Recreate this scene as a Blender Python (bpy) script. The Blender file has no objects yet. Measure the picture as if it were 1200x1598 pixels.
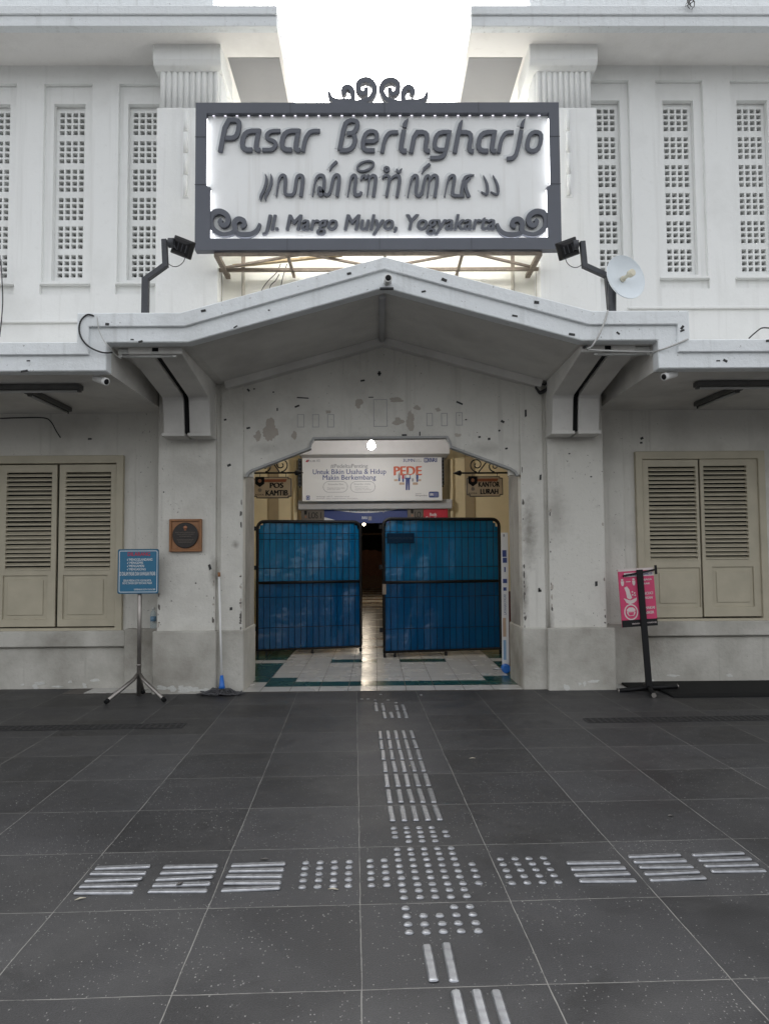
import bpy, bmesh, math, random
from mathutils import Vector, Matrix
rad = math.radians
random.seed(7)
SC = bpy.context.scene
COL = SC.collection

# ------------------------------------------------------------------ camera
CAM_H = 1.382
YAW, PIT, ROL, FPX = rad(0.6423), rad(3.2809), rad(-0.4293), 1195.84
CAM = Vector((0, 0, CAM_H))
_f = Vector((math.sin(YAW)*math.cos(PIT), math.cos(YAW)*math.cos(PIT), math.sin(PIT)))
_r = Vector((math.cos(YAW), -math.sin(YAW), 0)); _u = _r.cross(_f)
_r, _u = math.cos(ROL)*_r + math.sin(ROL)*_u, -math.sin(ROL)*_r + math.cos(ROL)*_u
cd = bpy.data.cameras.new('camera'); cam = bpy.data.objects.new('camera', cd); COL.objects.link(cam)
m = Matrix((_r, _u, -_f)).transposed().to_4x4(); m.translation = CAM
cam.matrix_world = m
cd.sensor_width = 36; cd.sensor_fit = 'AUTO'; cd.lens = 36*FPX/1598; cd.clip_end = 2000
SC.camera = cam

# ------------------------------------------------------------------ light
SUN_EL, SUN_AZ = rad(40), rad(-12)
w = bpy.data.worlds.new('World'); SC.world = w; w.use_nodes = True
nt = w.node_tree; nt.nodes.clear()
sky = nt.nodes.new('ShaderNodeTexSky'); sky.sky_type = 'NISHITA'; sky.sun_disc = False
sky.sun_elevation = SUN_EL; sky.sun_rotation = SUN_AZ; sky.dust_density = 6; sky.air_density = 1.0; sky.ozone_density = 1
hs = nt.nodes.new('ShaderNodeHueSaturation'); hs.inputs['Saturation'].default_value = .13
bg = nt.nodes.new('ShaderNodeBackground'); bg.inputs['Strength'].default_value = .15
wo = nt.nodes.new('ShaderNodeOutputWorld')
nt.links.new(sky.outputs[0], hs.inputs['Color']); nt.links.new(hs.outputs[0], bg.inputs['Color']); nt.links.new(bg.outputs[0], wo.inputs[0])
sd = bpy.data.lights.new('sun', 'SUN'); sd.energy = .5; sd.angle = rad(50); sd.color = (1, .97, .93)
so = bpy.data.objects.new('sun', sd); COL.objects.link(so)
sdir = Vector((math.sin(SUN_AZ)*math.cos(SUN_EL), math.cos(SUN_AZ)*math.cos(SUN_EL), math.sin(SUN_EL)))
so.rotation_euler = sdir.to_track_quat('Z', 'Y').to_euler(); so.location = (0, -10, 20)
SC.view_settings.view_transform = 'Standard'; SC.view_settings.look = 'None'
SC.view_settings.gamma = 1; SC.view_settings.exposure = 1.65

# ------------------------------------------------------------------ pixel of the 1200x1598 photo -> point on a real plane
def ray(px, py): return _f + (px-600)/FPX*_r - (py-799)/FPX*_u
def at(px, py, Y):
    d = ray(px, py); return CAM + d*(Y/d.y)
def gz(px, py, z=0.0):
    d = ray(px, py); return CAM + d*((z-CAM_H)/d.z)
def PX(px, Y, py=870): return at(px, py, Y).x
def PZ(py, Y, px=590): return at(px, py, Y).z

# ------------------------------------------------------------------ materials
MATS = {}
def newmat(name):
    m = bpy.data.materials.new(name); m.use_nodes = True
    n = m.node_tree.nodes; b = n.get('Principled BSDF'); return m, m.node_tree, b
def N(nt, t, **kw):
    n = nt.nodes.new(t)
    for k, v in kw.items():
        if k in n.inputs: n.inputs[k].default_value = v
        else: setattr(n, k, v)
    return n
def simple(name, col, rough=.6, metal=0, var=.12, scale=9, bump=.0, bscale=60, spec=None):
    if name in MATS: return MATS[name]
    m, nt, b = newmat(name); L = nt.links.new
    tc = N(nt, 'ShaderNodeTexCoord'); nz = N(nt, 'ShaderNodeTexNoise', Scale=scale, Detail=6.0)
    L(tc.outputs['Object'], nz.inputs['Vector'])
    mx = N(nt, 'ShaderNodeMix', data_type='RGBA')
    mx.inputs[6].default_value = (*[c*(1-var) for c in col], 1); mx.inputs[7].default_value = (*[min(1, c*(1+var)) for c in col], 1)
    L(nz.outputs['Fac'], mx.inputs[0]); L(mx.outputs[2], b.inputs['Base Color'])
    b.inputs['Roughness'].default_value = rough; b.inputs['Metallic'].default_value = metal
    if spec is not None: b.inputs['Specular IOR Level'].default_value = spec
    if bump:
        n2 = N(nt, 'ShaderNodeTexNoise', Scale=bscale, Detail=5.0); L(tc.outputs['Object'], n2.inputs['Vector'])
        bp = N(nt, 'ShaderNodeBump', Strength=bump, Distance=.01); L(n2.outputs['Fac'], bp.inputs['Height']); L(bp.outputs[0], b.inputs['Normal'])
    MATS[name] = m; return m
def plaster(name, col, dirt=(.25, .24, .22), amount=.3, lo=.5, hi=.75, streak=0.0, bump=.25, speck=.0, rough=.85, stains=()):
    """painted masonry: broad tone changes, dirt blotches with their own shapes, fine scuffs and grain"""
    m, nt, b = newmat(name); L = nt.links.new
    tc = N(nt, 'ShaderNodeTexCoord')
    nz = N(nt, 'ShaderNodeTexNoise', Scale=1.1, Detail=8.0, Roughness=.62); L(tc.outputs['Object'], nz.inputs['Vector'])
    rp = N(nt, 'ShaderNodeMapRange'); rp.inputs[1].default_value = lo; rp.inputs[2].default_value = hi; rp.inputs[4].default_value = amount
    L(nz.outputs['Fac'], rp.inputs[0])
    n2 = N(nt, 'ShaderNodeTexNoise', Scale=14.0, Detail=8.0, Roughness=.7); L(tc.outputs['Object'], n2.inputs['Vector'])
    r2 = N(nt, 'ShaderNodeMapRange'); r2.inputs[1].default_value = .58; r2.inputs[2].default_value = .78; r2.inputs[4].default_value = amount*.6
    L(n2.outputs['Fac'], r2.inputs[0])
    ad = N(nt, 'ShaderNodeMath', operation='MAXIMUM'); L(rp.outputs[0], ad.inputs[0]); L(r2.outputs[0], ad.inputs[1])
    last = ad.outputs[0]
    if streak:
        mp = N(nt, 'ShaderNodeMapping'); mp.inputs['Scale'].default_value = (9, 9, .35); L(tc.outputs['Object'], mp.inputs['Vector'])
        n3 = N(nt, 'ShaderNodeTexNoise', Scale=1.6, Detail=5.0); L(mp.outputs[0], n3.inputs['Vector'])
        r3 = N(nt, 'ShaderNodeMapRange'); r3.inputs[1].default_value = .56; r3.inputs[2].default_value = .8; r3.inputs[4].default_value = streak
        L(n3.outputs['Fac'], r3.inputs[0])
        a2 = N(nt, 'ShaderNodeMath', operation='MAXIMUM'); L(last, a2.inputs[0]); L(r3.outputs[0], a2.inputs[1]); last = a2.outputs[0]
    if speck:
        vo = N(nt, 'ShaderNodeTexNoise', Scale=38.0, Detail=3.0, Roughness=.5); L(tc.outputs['Object'], vo.inputs['Vector'])
        r4 = N(nt, 'ShaderNodeMapRange'); r4.inputs[1].default_value = .70; r4.inputs[2].default_value = .73; r4.inputs[4].default_value = speck
        L(vo.outputs['Fac'], r4.inputs[0])
        a3 = N(nt, 'ShaderNodeMath', operation='MAXIMUM'); L(last, a3.inputs[0]); L(r4.outputs[0], a3.inputs[1]); last = a3.outputs[0]
    for cx, cy, cz, rx, rz, am in stains:      # hand grime and damp at given spots of the wall
        v1 = N(nt, 'ShaderNodeVectorMath', operation='SUBTRACT'); v1.inputs[1].default_value = (cx, cy, cz); L(tc.outputs['Object'], v1.inputs[0])
        v2 = N(nt, 'ShaderNodeVectorMath', operation='MULTIPLY'); v2.inputs[1].default_value = (1/rx, 1.2, 1/rz); L(v1.outputs[0], v2.inputs[0])
        v3 = N(nt, 'ShaderNodeVectorMath', operation='LENGTH'); L(v2.outputs[0], v3.inputs[0])
        d1 = N(nt, 'ShaderNodeMath', operation='MULTIPLY_ADD'); d1.inputs[1].default_value = 1.6; d1.inputs[2].default_value = -.8; L(n2.outputs['Fac'], d1.inputs[0])
        d2 = N(nt, 'ShaderNodeMath', operation='SUBTRACT'); L(v3.outputs['Value'], d2.inputs[0]); L(d1.outputs[0], d2.inputs[1])
        d3 = N(nt, 'ShaderNodeMapRange'); d3.inputs[1].default_value = 1.1; d3.inputs[2].default_value = .1; d3.inputs[4].default_value = am; L(d2.outputs[0], d3.inputs[0])
        a4 = N(nt, 'ShaderNodeMath', operation='MAXIMUM'); L(last, a4.inputs[0]); L(d3.outputs[0], a4.inputs[1]); last = a4.outputs[0]
    mx = N(nt, 'ShaderNodeMix', data_type='RGBA'); mx.inputs[6].default_value = (*col, 1); mx.inputs[7].default_value = (*dirt, 1)
    L(last, mx.inputs[0]); L(mx.outputs[2], b.inputs['Base Color'])
    b.inputs['Roughness'].default_value = rough; b.inputs['Specular IOR Level'].default_value = .25
    n5 = N(nt, 'ShaderNodeTexNoise', Scale=26.0, Detail=9.0, Roughness=.65); L(tc.outputs['Object'], n5.inputs['Vector'])
    bp = N(nt, 'ShaderNodeBump', Strength=bump, Distance=.02); L(n5.outputs['Fac'], bp.inputs['Height']); L(bp.outputs[0], b.inputs['Normal'])
    MATS[name] = m; return m
def emissive(name, col, strength):
    m, nt, b = newmat(name); b.inputs['Base Color'].default_value = (*col, 1)
    b.inputs['Emission Color'].default_value = (*col, 1); b.inputs['Emission Strength'].default_value = strength
    MATS[name] = m; return m

M_JAMB = plaster('grimy_shaded_jamb', (.38, .365, .33), (.12, .11, .10), .85, .42, .7, streak=.5, bump=.5, speck=.8)  # grime, plus the jambs' shade put into the base colour
M_UP = plaster('upper_plaster', (.87, .88, .865), (.5, .5, .47), .35, .52, .8, streak=.3, bump=.15)
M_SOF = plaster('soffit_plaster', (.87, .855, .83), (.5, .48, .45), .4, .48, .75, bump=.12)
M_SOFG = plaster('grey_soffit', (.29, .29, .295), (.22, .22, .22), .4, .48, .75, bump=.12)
M_FAS = plaster('fascia_paint', (.82, .85, .86), (.33, .33, .31), .5, .55, .85, streak=.3, bump=.35, speck=.7)
M_CAN = plaster('canopy_concrete', (.70, .685, .65), (.3, .29, .27), .55, .42, .75, bump=.25)
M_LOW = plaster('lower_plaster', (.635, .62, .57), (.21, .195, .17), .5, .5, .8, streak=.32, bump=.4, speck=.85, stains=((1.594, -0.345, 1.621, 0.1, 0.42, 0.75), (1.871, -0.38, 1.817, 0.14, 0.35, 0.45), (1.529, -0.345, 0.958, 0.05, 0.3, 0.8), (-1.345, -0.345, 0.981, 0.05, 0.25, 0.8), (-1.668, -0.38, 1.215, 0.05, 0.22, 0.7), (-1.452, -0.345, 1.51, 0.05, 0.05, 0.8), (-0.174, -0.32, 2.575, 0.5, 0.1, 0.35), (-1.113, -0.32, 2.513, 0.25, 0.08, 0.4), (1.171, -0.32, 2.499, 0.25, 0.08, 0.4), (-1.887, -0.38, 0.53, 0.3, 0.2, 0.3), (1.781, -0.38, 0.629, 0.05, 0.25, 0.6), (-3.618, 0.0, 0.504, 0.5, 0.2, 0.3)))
M_PLI = plaster('plinth_plaster', (.51, .495, .45), (.2, .185, .155), .85, .42, .72, streak=.45, bump=.5, speck=.5)
M_CREAM = plaster('cream_wall', (.72, .60, .38), (.4, .32, .2), .35, .5, .8, bump=.15)
M_CENT = plaster('warm_lit_wall', (.88, .87, .80), (.6, .57, .48), .3, .52, .8, bump=.12)  # warm light behind the sign put into the wall's cream tint
M_BROWNW = simple('brown_panel_paint', (.33, .25, .14), .6)
M_SHUT = simple('shutter_paint', (.43, .39, .295), .55, var=.2, scale=5, bump=.12, bscale=40)
M_SLATE = simple('slate_paint', (.092, .10, .122), .45, var=.1, scale=4, bump=.05)
M_LETTER = simple('letter_paint', (.095, .103, .125), .45, var=.08)
M_LSHADOW = simple('letter_shadow_copy', (.70, .72, .72), .6, var=.06)  # pale grey for the offset letter copies that imitate a shadow
M_PANEL = plaster('sign_panel', (.86, .87, .86), (.52, .5, .46), .35, .5, .85, streak=.38, bump=.03, rough=.5)
M_RUST = simple('rusty_steel', (.25, .21, .17), .8, .2, var=.45, scale=22, bump=.3)
M_RUSTL = simple('pale_timber', (.42, .33, .2), .8, 0, var=.3, scale=22)
M_DMETAL = simple('dark_metal', (.06, .063, .07), .5, .4, var=.25, scale=20)
M_BLACK = simple('black_plastic', (.008, .008, .009), .55, var=.2, spec=.25)
M_TAPE = simple('black_tape', (.025, .025, .025), .6)
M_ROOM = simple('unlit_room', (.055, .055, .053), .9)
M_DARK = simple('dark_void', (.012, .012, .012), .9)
M_STEEL = simple('brushed_steel', (.34, .35, .37), .43, 1, var=.6, scale=30, bump=.12, bscale=200)
M_STAIN = simple('weathered_steel', (.30, .28, .26), .38, .85, var=.35, scale=14)
M_WHITE = simple('white_plastic', (.75, .75, .73), .4, var=.05)
M_DISH = simple('dish_paint', (.74, .80, .84), .4, var=.06)
M_CREAMP = simple('cream_plastic', (.68, .64, .50), .5)
M_CABLEW = simple('pale_cable', (.5, .5, .48), .6)
M_GREYTRIM = simple('grey_trim', (.33, .33, .32), .7, var=.2, bump=.3)
M_BLUE = simple('sign_blue', (.016, .135, .245), .42, var=.12)
M_PWHITE = simple('print_white', (.72, .74, .74), .5, var=.05)
M_PRED = simple('print_red', (.42, .02, .05), .5)
M_PINK = simple('poster_pink', (.56, .045, .135), .45, var=.12)
M_WOOD = simple('varnished_wood', (.26, .115, .042), .4, var=.35, scale=16, bump=.1)
M_BRONZE = simple('dark_bronze', (.03, .026, .024), .4, .5, var=.3, scale=30)
M_COPPER = simple('copper_crest', (.35, .16, .09), .4, .6)
M_BANNER = simple('banner_vinyl', (.74, .74, .74), .42, var=.04, scale=3)
M_BOX = simple('grey_white_sheet_metal', (.46, .455, .46), .5, var=.08)
M_NAVY = simple('print_navy', (.035, .06, .22), .5)
M_PGREY = simple('print_grey', (.28, .28, .31), .5)
M_PORANGE = simple('print_red_orange', (.62, .12, .05), .5)
M_PTAN = simple('print_tan', (.5, .36, .26), .5)
M_PSKIN = simple('print_skin', (.45, .24, .15), .5)
M_SIGNTAN = simple('sign_tan', (.50, .39, .26), .55, var=.15)
M_SIGNEDGE = simple('sign_edge', (.11, .09, .065), .6)
M_REDP = simple('red_panel', (.5, .02, .04), .45)
M_MOPBLUE = simple('blue_plastic', (.02, .14, .5), .4)
M_MOP = simple('mop_yarn', (.075, .075, .08), .95, var=.5, scale=60)
M_PAPER = simple('litter_paper', (.5, .46, .36), .9)
M_LEAF = simple('leaf_green', (.10, .12, .06), .7, var=.3)
M_TWIG = simple('dry_twig', (.09, .085, .08), .9)
M_RUB = simple('rubber_black', (.009, .0095, .01), .75, var=.3, bump=.2, spec=.2)
M_GRATE = simple('iron_grate', (.028, .028, .03), .6, .3, var=.3, scale=30)
M_PATCH = plaster('bare_render', (.45, .415, .365), (.25, .21, .18), .5, .4, .7, bump=.3)
M_CHIP = simple('dark_chip', (.12, .11, .10), .9, var=.4)
M_PEEL = plaster('peeled_lime', (.58, .58, .55), (.4, .4, .37), .6, .5, .7, bump=.8)
M_TILEW = None

def tile_mat(name, col, var):
    m, nt, b = newmat(name); L = nt.links.new
    tc = N(nt, 'ShaderNodeTexCoord'); nz = N(nt, 'ShaderNodeTexNoise', Scale=2.3, Detail=6.0); L(tc.outputs['Object'], nz.inputs['Vector'])
    mx = N(nt, 'ShaderNodeMix', data_type='RGBA'); mx.inputs[6].default_value = (*[c*(1-var) for c in col], 1); mx.inputs[7].default_value = (*[c*(1+var) for c in col], 1)
    L(nz.outputs['Fac'], mx.inputs[0]); L(mx.outputs[2], b.inputs['Base Color'])
    r = N(nt, 'ShaderNodeMapRange'); r.inputs[3].default_value = .16; r.inputs[4].default_value = .36; L(nz.outputs['Fac'], r.inputs[0]); L(r.outputs[0], b.inputs['Roughness'])
    MATS[name] = m; return m
M_TW = tile_mat('white_floor_tile', (.50, .495, .475), .05)
M_TG = tile_mat('green_floor_tile', (.012, .06, .043), .2)
M_TB = tile_mat('brown_floor_tile', (.16, .12, .09), .2)

def paving_mat():
    m, nt, b = newmat('paving_stone'); L = nt.links.new
    T = .6002
    tc = N(nt, 'ShaderNodeTexCoord'); sx = N(nt, 'ShaderNodeSeparateXYZ')
    # slightly wandering joints
    nw = N(nt, 'ShaderNodeTexNoise', Scale=3.0, Detail=4.0); L(tc.outputs['Object'], nw.inputs['Vector'])
    vs = N(nt, 'ShaderNodeVectorMath', operation='SCALE'); vs.inputs[3].default_value = .012; L(nw.outputs['Color'], vs.inputs[0])
    va = N(nt, 'ShaderNodeVectorMath', operation='ADD'); L(tc.outputs['Object'], va.inputs[0]); L(vs.outputs[0], va.inputs[1])
    sub = N(nt, 'ShaderNodeVectorMath', operation='SUBTRACT'); sub.inputs[1].default_value = (.006, .006, 0); L(va.outputs[0], sub.inputs[0])
    L(sub.outputs[0], sx.inputs[0])
    def axis(o):
        d = N(nt, 'ShaderNodeMath', operation='DIVIDE'); d.inputs[1].default_value = T; L(o, d.inputs[0])
        r = N(nt, 'ShaderNodeMath', operation='ROUND'); L(d.outputs[0], r.inputs[0])
        s = N(nt, 'ShaderNodeMath', operation='SUBTRACT'); L(d.outputs[0], s.inputs[0]); L(r.outputs[0], s.inputs[1])
        a = N(nt, 'ShaderNodeMath', operation='ABSOLUTE'); L(s.outputs[0], a.inputs[0])
        fl = N(nt, 'ShaderNodeMath', operation='FLOOR'); L(d.outputs[0], fl.inputs[0])
        return a.outputs[0], fl.outputs[0]
    ax, fx = axis(sx.outputs[0]); ay, fy = axis(sx.outputs[1])
    mn = N(nt, 'ShaderNodeMath', operation='MINIMUM'); L(ax, mn.inputs[0]); L(ay, mn.inputs[1])
    n4 = N(nt, 'ShaderNodeTexNoise', Scale=5.0, Detail=5.0, Roughness=.7); L(tc.outputs['Object'], n4.inputs['Vector'])
    wd = N(nt, 'ShaderNodeMapRange'); wd.inputs[1].default_value = .3; wd.inputs[2].default_value = .7; wd.inputs[3].default_value = .0022; wd.inputs[4].default_value = .0062; L(n4.outputs['Fac'], wd.inputs[0])
    g = N(nt, 'ShaderNodeMapRange'); g.inputs[3].default_value = 1; g.inputs[4].default_value = 0
    L(mn.outputs[0], g.inputs[0]); L(wd.outputs[0], g.inputs[2]); 
    hf = N(nt, 'ShaderNodeMath', operation='MULTIPLY'); hf.inputs[1].default_value = .45; L(wd.outputs[0], hf.inputs[0]); L(hf.outputs[0], g.inputs[1])
    # per slab tone
    cb = N(nt, 'ShaderNodeCombineXYZ'); L(fx, cb.inputs[0]); L(fy, cb.inputs[1])
    wn = N(nt, 'ShaderNodeTexWhiteNoise'); L(cb.outputs[0], wn.inputs['Vector'])
    nz = N(nt, 'ShaderNodeTexNoise', Scale=1.4, Detail=9.0, Roughness=.65); L(tc.outputs['Object'], nz.inputs['Vector'])
    m1 = N(nt, 'ShaderNodeMath', operation='MULTIPLY_ADD'); m1.inputs[1].default_value = .36; L(wn.outputs['Value'], m1.inputs[0]); L(nz.outputs['Fac'], m1.inputs[2])
    cr = N(nt, 'ShaderNodeMapRange'); cr.inputs[1].default_value = .3; cr.inputs[2].default_value = 1.0; cr.inputs[3].default_value = .014; cr.inputs[4].default_value = .054; L(m1.outputs[0], cr.inputs[0])
    fine = N(nt, 'ShaderNodeTexNoise', Scale=170.0, Detail=4.0); L(tc.outputs['Object'], fine.inputs['Vector'])
    fr = N(nt, 'ShaderNodeMapRange'); fr.inputs[1].default_value = .3; fr.inputs[2].default_value = .7; fr.inputs[3].default_value = .72; fr.inputs[4].default_value = 1.28; L(fine.outputs['Fac'], fr.inputs[0])
    mu = N(nt, 'ShaderNodeMath', operation='MULTIPLY'); L(cr.outputs[0], mu.inputs[0]); L(fr.outputs[0], mu.inputs[1])
    base = N(nt, 'ShaderNodeCombineColor'); L(mu.outputs[0], base.inputs[0]); L(mu.outputs[0], base.inputs[1])
    mb = N(nt, 'ShaderNodeMath', operation='MULTIPLY'); mb.inputs[1].default_value = 1.05; L(mu.outputs[0], mb.inputs[0]); L(mb.outputs[0], base.inputs[2])
    # dust trodden into broad patches, and old dark spills
    du = N(nt, 'ShaderNodeTexNoise', Scale=.8, Detail=10.0, Roughness=.68); L(va.outputs[0], du.inputs['Vector'])
    dr = N(nt, 'ShaderNodeMapRange'); dr.inputs[1].default_value = .48; dr.inputs[2].default_value = .75; dr.inputs[4].default_value = .55; L(du.outputs['Fac'], dr.inputs[0])
    dm_ = N(nt, 'ShaderNodeMix', data_type='RGBA'); dm_.inputs[7].default_value = (.082, .081, .079, 1); L(dr.outputs[0], dm_.inputs[0]); L(base.outputs[0], dm_.inputs[6])
    sp0 = N(nt, 'ShaderNodeTexNoise', Scale=2.1, Detail=7.0, Roughness=.6, Distortion=.6); L(tc.outputs['Object'], sp0.inputs['Vector'])
    sr = N(nt, 'ShaderNodeMapRange'); sr.inputs[1].default_value = .62; sr.inputs[2].default_value = .70; sr.inputs[4].default_value = .55; L(sp0.outputs['Fac'], sr.inputs[0])
    sm_ = N(nt, 'ShaderNodeMix', data_type='RGBA'); sm_.inputs[7].default_value = (.012, .012, .012, 1); L(sr.outputs[0], sm_.inputs[0]); L(dm_.outputs[2], sm_.inputs[6])
    # pale flecks in the stone: small irregular grains of several sizes
    def flecks(scale, thr, rr):
        vo = N(nt, 'ShaderNodeTexVoronoi', Scale=scale); vm_ = N(nt, 'ShaderNodeMapping'); vm_.inputs['Scale'].default_value = (1, .62, 1); vm_.inputs['Rotation'].default_value = (0, 0, .9 if scale > 50 else 2.1); L(va.outputs[0], vm_.inputs['Vector']); L(vm_.outputs[0], vo.inputs['Vector'])
        lt = N(nt, 'ShaderNodeMath', operation='LESS_THAN'); L(vo.outputs['Distance'], lt.inputs[0])
        sp = N(nt, 'ShaderNodeSeparateColor'); L(vo.outputs['Color'], sp.inputs[0])
        rz = N(nt, 'ShaderNodeMath', operation='MULTIPLY'); rz.inputs[1].default_value = rr; L(sp.outputs[2], rz.inputs[0]); L(rz.outputs[0], lt.inputs[1])
        th = N(nt, 'ShaderNodeMath', operation='LESS_THAN'); L(sp.outputs[0], th.inputs[0])
        nd = N(nt, 'ShaderNodeMapRange'); nd.inputs[1].default_value = .35; nd.inputs[2].default_value = .7; nd.inputs[3].default_value = thr*.25; nd.inputs[4].default_value = thr*1.6; L(nz.outputs['Fac'], nd.inputs[0]); L(nd.outputs[0], th.inputs[1])
        a = N(nt, 'ShaderNodeMath', operation='MULTIPLY'); L(lt.outputs[0], a.inputs[0]); L(th.outputs[0], a.inputs[1])
        b_ = N(nt, 'ShaderNodeMath', operation='MULTIPLY'); L(a.outputs[0], b_.inputs[0]); L(sp.outputs[1], b_.inputs[1]); return b_.outputs[0]
    f1 = flecks(105, .28, .38); f2 = flecks(36, .13, .24)
    fm = N(nt, 'ShaderNodeMath', operation='MAXIMUM'); L(f1, fm.inputs[0]); L(f2, fm.inputs[1])
    x1 = N(nt, 'ShaderNodeMix', data_type='RGBA'); x1.inputs[7].default_value = (.21, .21, .20, 1); L(fm.outputs[0], x1.inputs[0]); L(sm_.outputs[2], x1.inputs[6])
    x2 = N(nt, 'ShaderNodeMix', data_type='RGBA'); x2.inputs[7].default_value = (.22, .215, .20, 1); L(x1.outputs[2], x2.inputs[6])
    gm = N(nt, 'ShaderNodeMapRange'); gm.inputs[1].default_value = .33; gm.inputs[2].default_value = .5; gm.inputs[3].default_value = .12; gm.inputs[4].default_value = .9; L(n4.outputs['Fac'], gm.inputs[0])
    gg = N(nt, 'ShaderNodeMath', operation='MULTIPLY'); L(g.outputs[0], gg.inputs[0]); L(gm.outputs[0], gg.inputs[1]); L(gg.outputs[0], x2.inputs[0])
    L(x2.outputs[2], b.inputs['Base Color'])
    rr = N(nt, 'ShaderNodeMapRange'); rr.inputs[1].default_value = .35; rr.inputs[2].default_value = .75; rr.inputs[3].default_value = .42; rr.inputs[4].default_value = .66; L(nz.outputs['Fac'], rr.inputs[0]); L(rr.outputs[0], b.inputs['Roughness'])
    b.inputs['Specular IOR Level'].default_value = .30
    hh = N(nt, 'ShaderNodeMath', operation='MULTIPLY_ADD'); hh.inputs[1].default_value = -.9; L(g.outputs[0], hh.inputs[0]); L(fine.outputs['Fac'], hh.inputs[2])
    bp = N(nt, 'ShaderNodeBump', Strength=.3, Distance=.004); L(hh.outputs[0], bp.inputs['Height']); L(bp.outputs[0], b.inputs['Normal'])
    MATS['paving_stone'] = m; return m
M_PAVE = paving_mat()

def sheet_mat(name='blue_sheet', c0=(.003, .085, .26), c1=(.008, .20, .43), tc_=(.01, .25, .5)):
    """translucent blue plastic sheet"""
    m, nt, b = newmat(name); L = nt.links.new
    out = nt.nodes['Material Output']
    tc = N(nt, 'ShaderNodeTexCoord'); mp = N(nt, 'ShaderNodeMapping'); mp.inputs['Scale'].default_value = (6, 6, 1.2); L(tc.outputs['Object'], mp.inputs[0])
    nz = N(nt, 'ShaderNodeTexNoise', Scale=1.4, Detail=6.0, Roughness=.6); L(mp.outputs[0], nz.inputs['Vector'])
    mx = N(nt, 'ShaderNodeMix', data_type='RGBA'); mx.inputs[6].default_value = (*c0, 1); mx.inputs[7].default_value = (*c1, 1)
    L(nz.outputs['Fac'], mx.inputs[0]); L(mx.outputs[2], b.inputs['Base Color']); b.inputs['Roughness'].default_value = .16
    tr = N(nt, 'ShaderNodeBsdfTranslucent'); tr.inputs[0].default_value = (*tc_, 1)
    ms = N(nt, 'ShaderNodeMixShader'); ms.inputs[0].default_value = .4
    L(b.outputs[0], ms.inputs[1]); L(tr.outputs[0], ms.inputs[2]); L(ms.outputs[0], out.inputs['Surface'])
    n2 = N(nt, 'ShaderNodeTexNoise', Scale=5.0, Detail=3.0); L(tc.outputs['Object'], n2.inputs['Vector'])
    bp = N(nt, 'ShaderNodeBump', Strength=.35, Distance=.05); L(n2.outputs['Fac'], bp.inputs['Height']); L(bp.outputs[0], b.inputs['Normal'])
    MATS[name] = m; return m
M_SHEET = sheet_mat()
M_SHEET2 = sheet_mat('shaded_blue_sheet', (.0025, .052, .19), (.005, .13, .33), (.007, .16, .38))  # deeper blue: shade on the lower half put into the colour
def clear_mat():
    m, nt, b = newmat('clear_plastic'); b.inputs['Base Color'].default_value = (.85, .92, .95, 1); b.inputs['Roughness'].default_value = .08
    b.inputs['Transmission Weight'].default_value = .9; b.inputs['IOR'].default_value = 1.2; return m
M_CLEAR = clear_mat()
M_LED = emissive('led_light', (.9, .88, 1.0), .42)
M_LEDS = emissive('led_strip_light', (.95, .96, 1.0), 1.9)
M_LEDW = emissive('warm_led_light', (1, .97, .92), 8)
M_BULB = emissive('bulb_glass', (1, .97, .92), 25)
M_BULBW = emissive('warm_bulb_glass', (1, .85, .6), 6)

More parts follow.
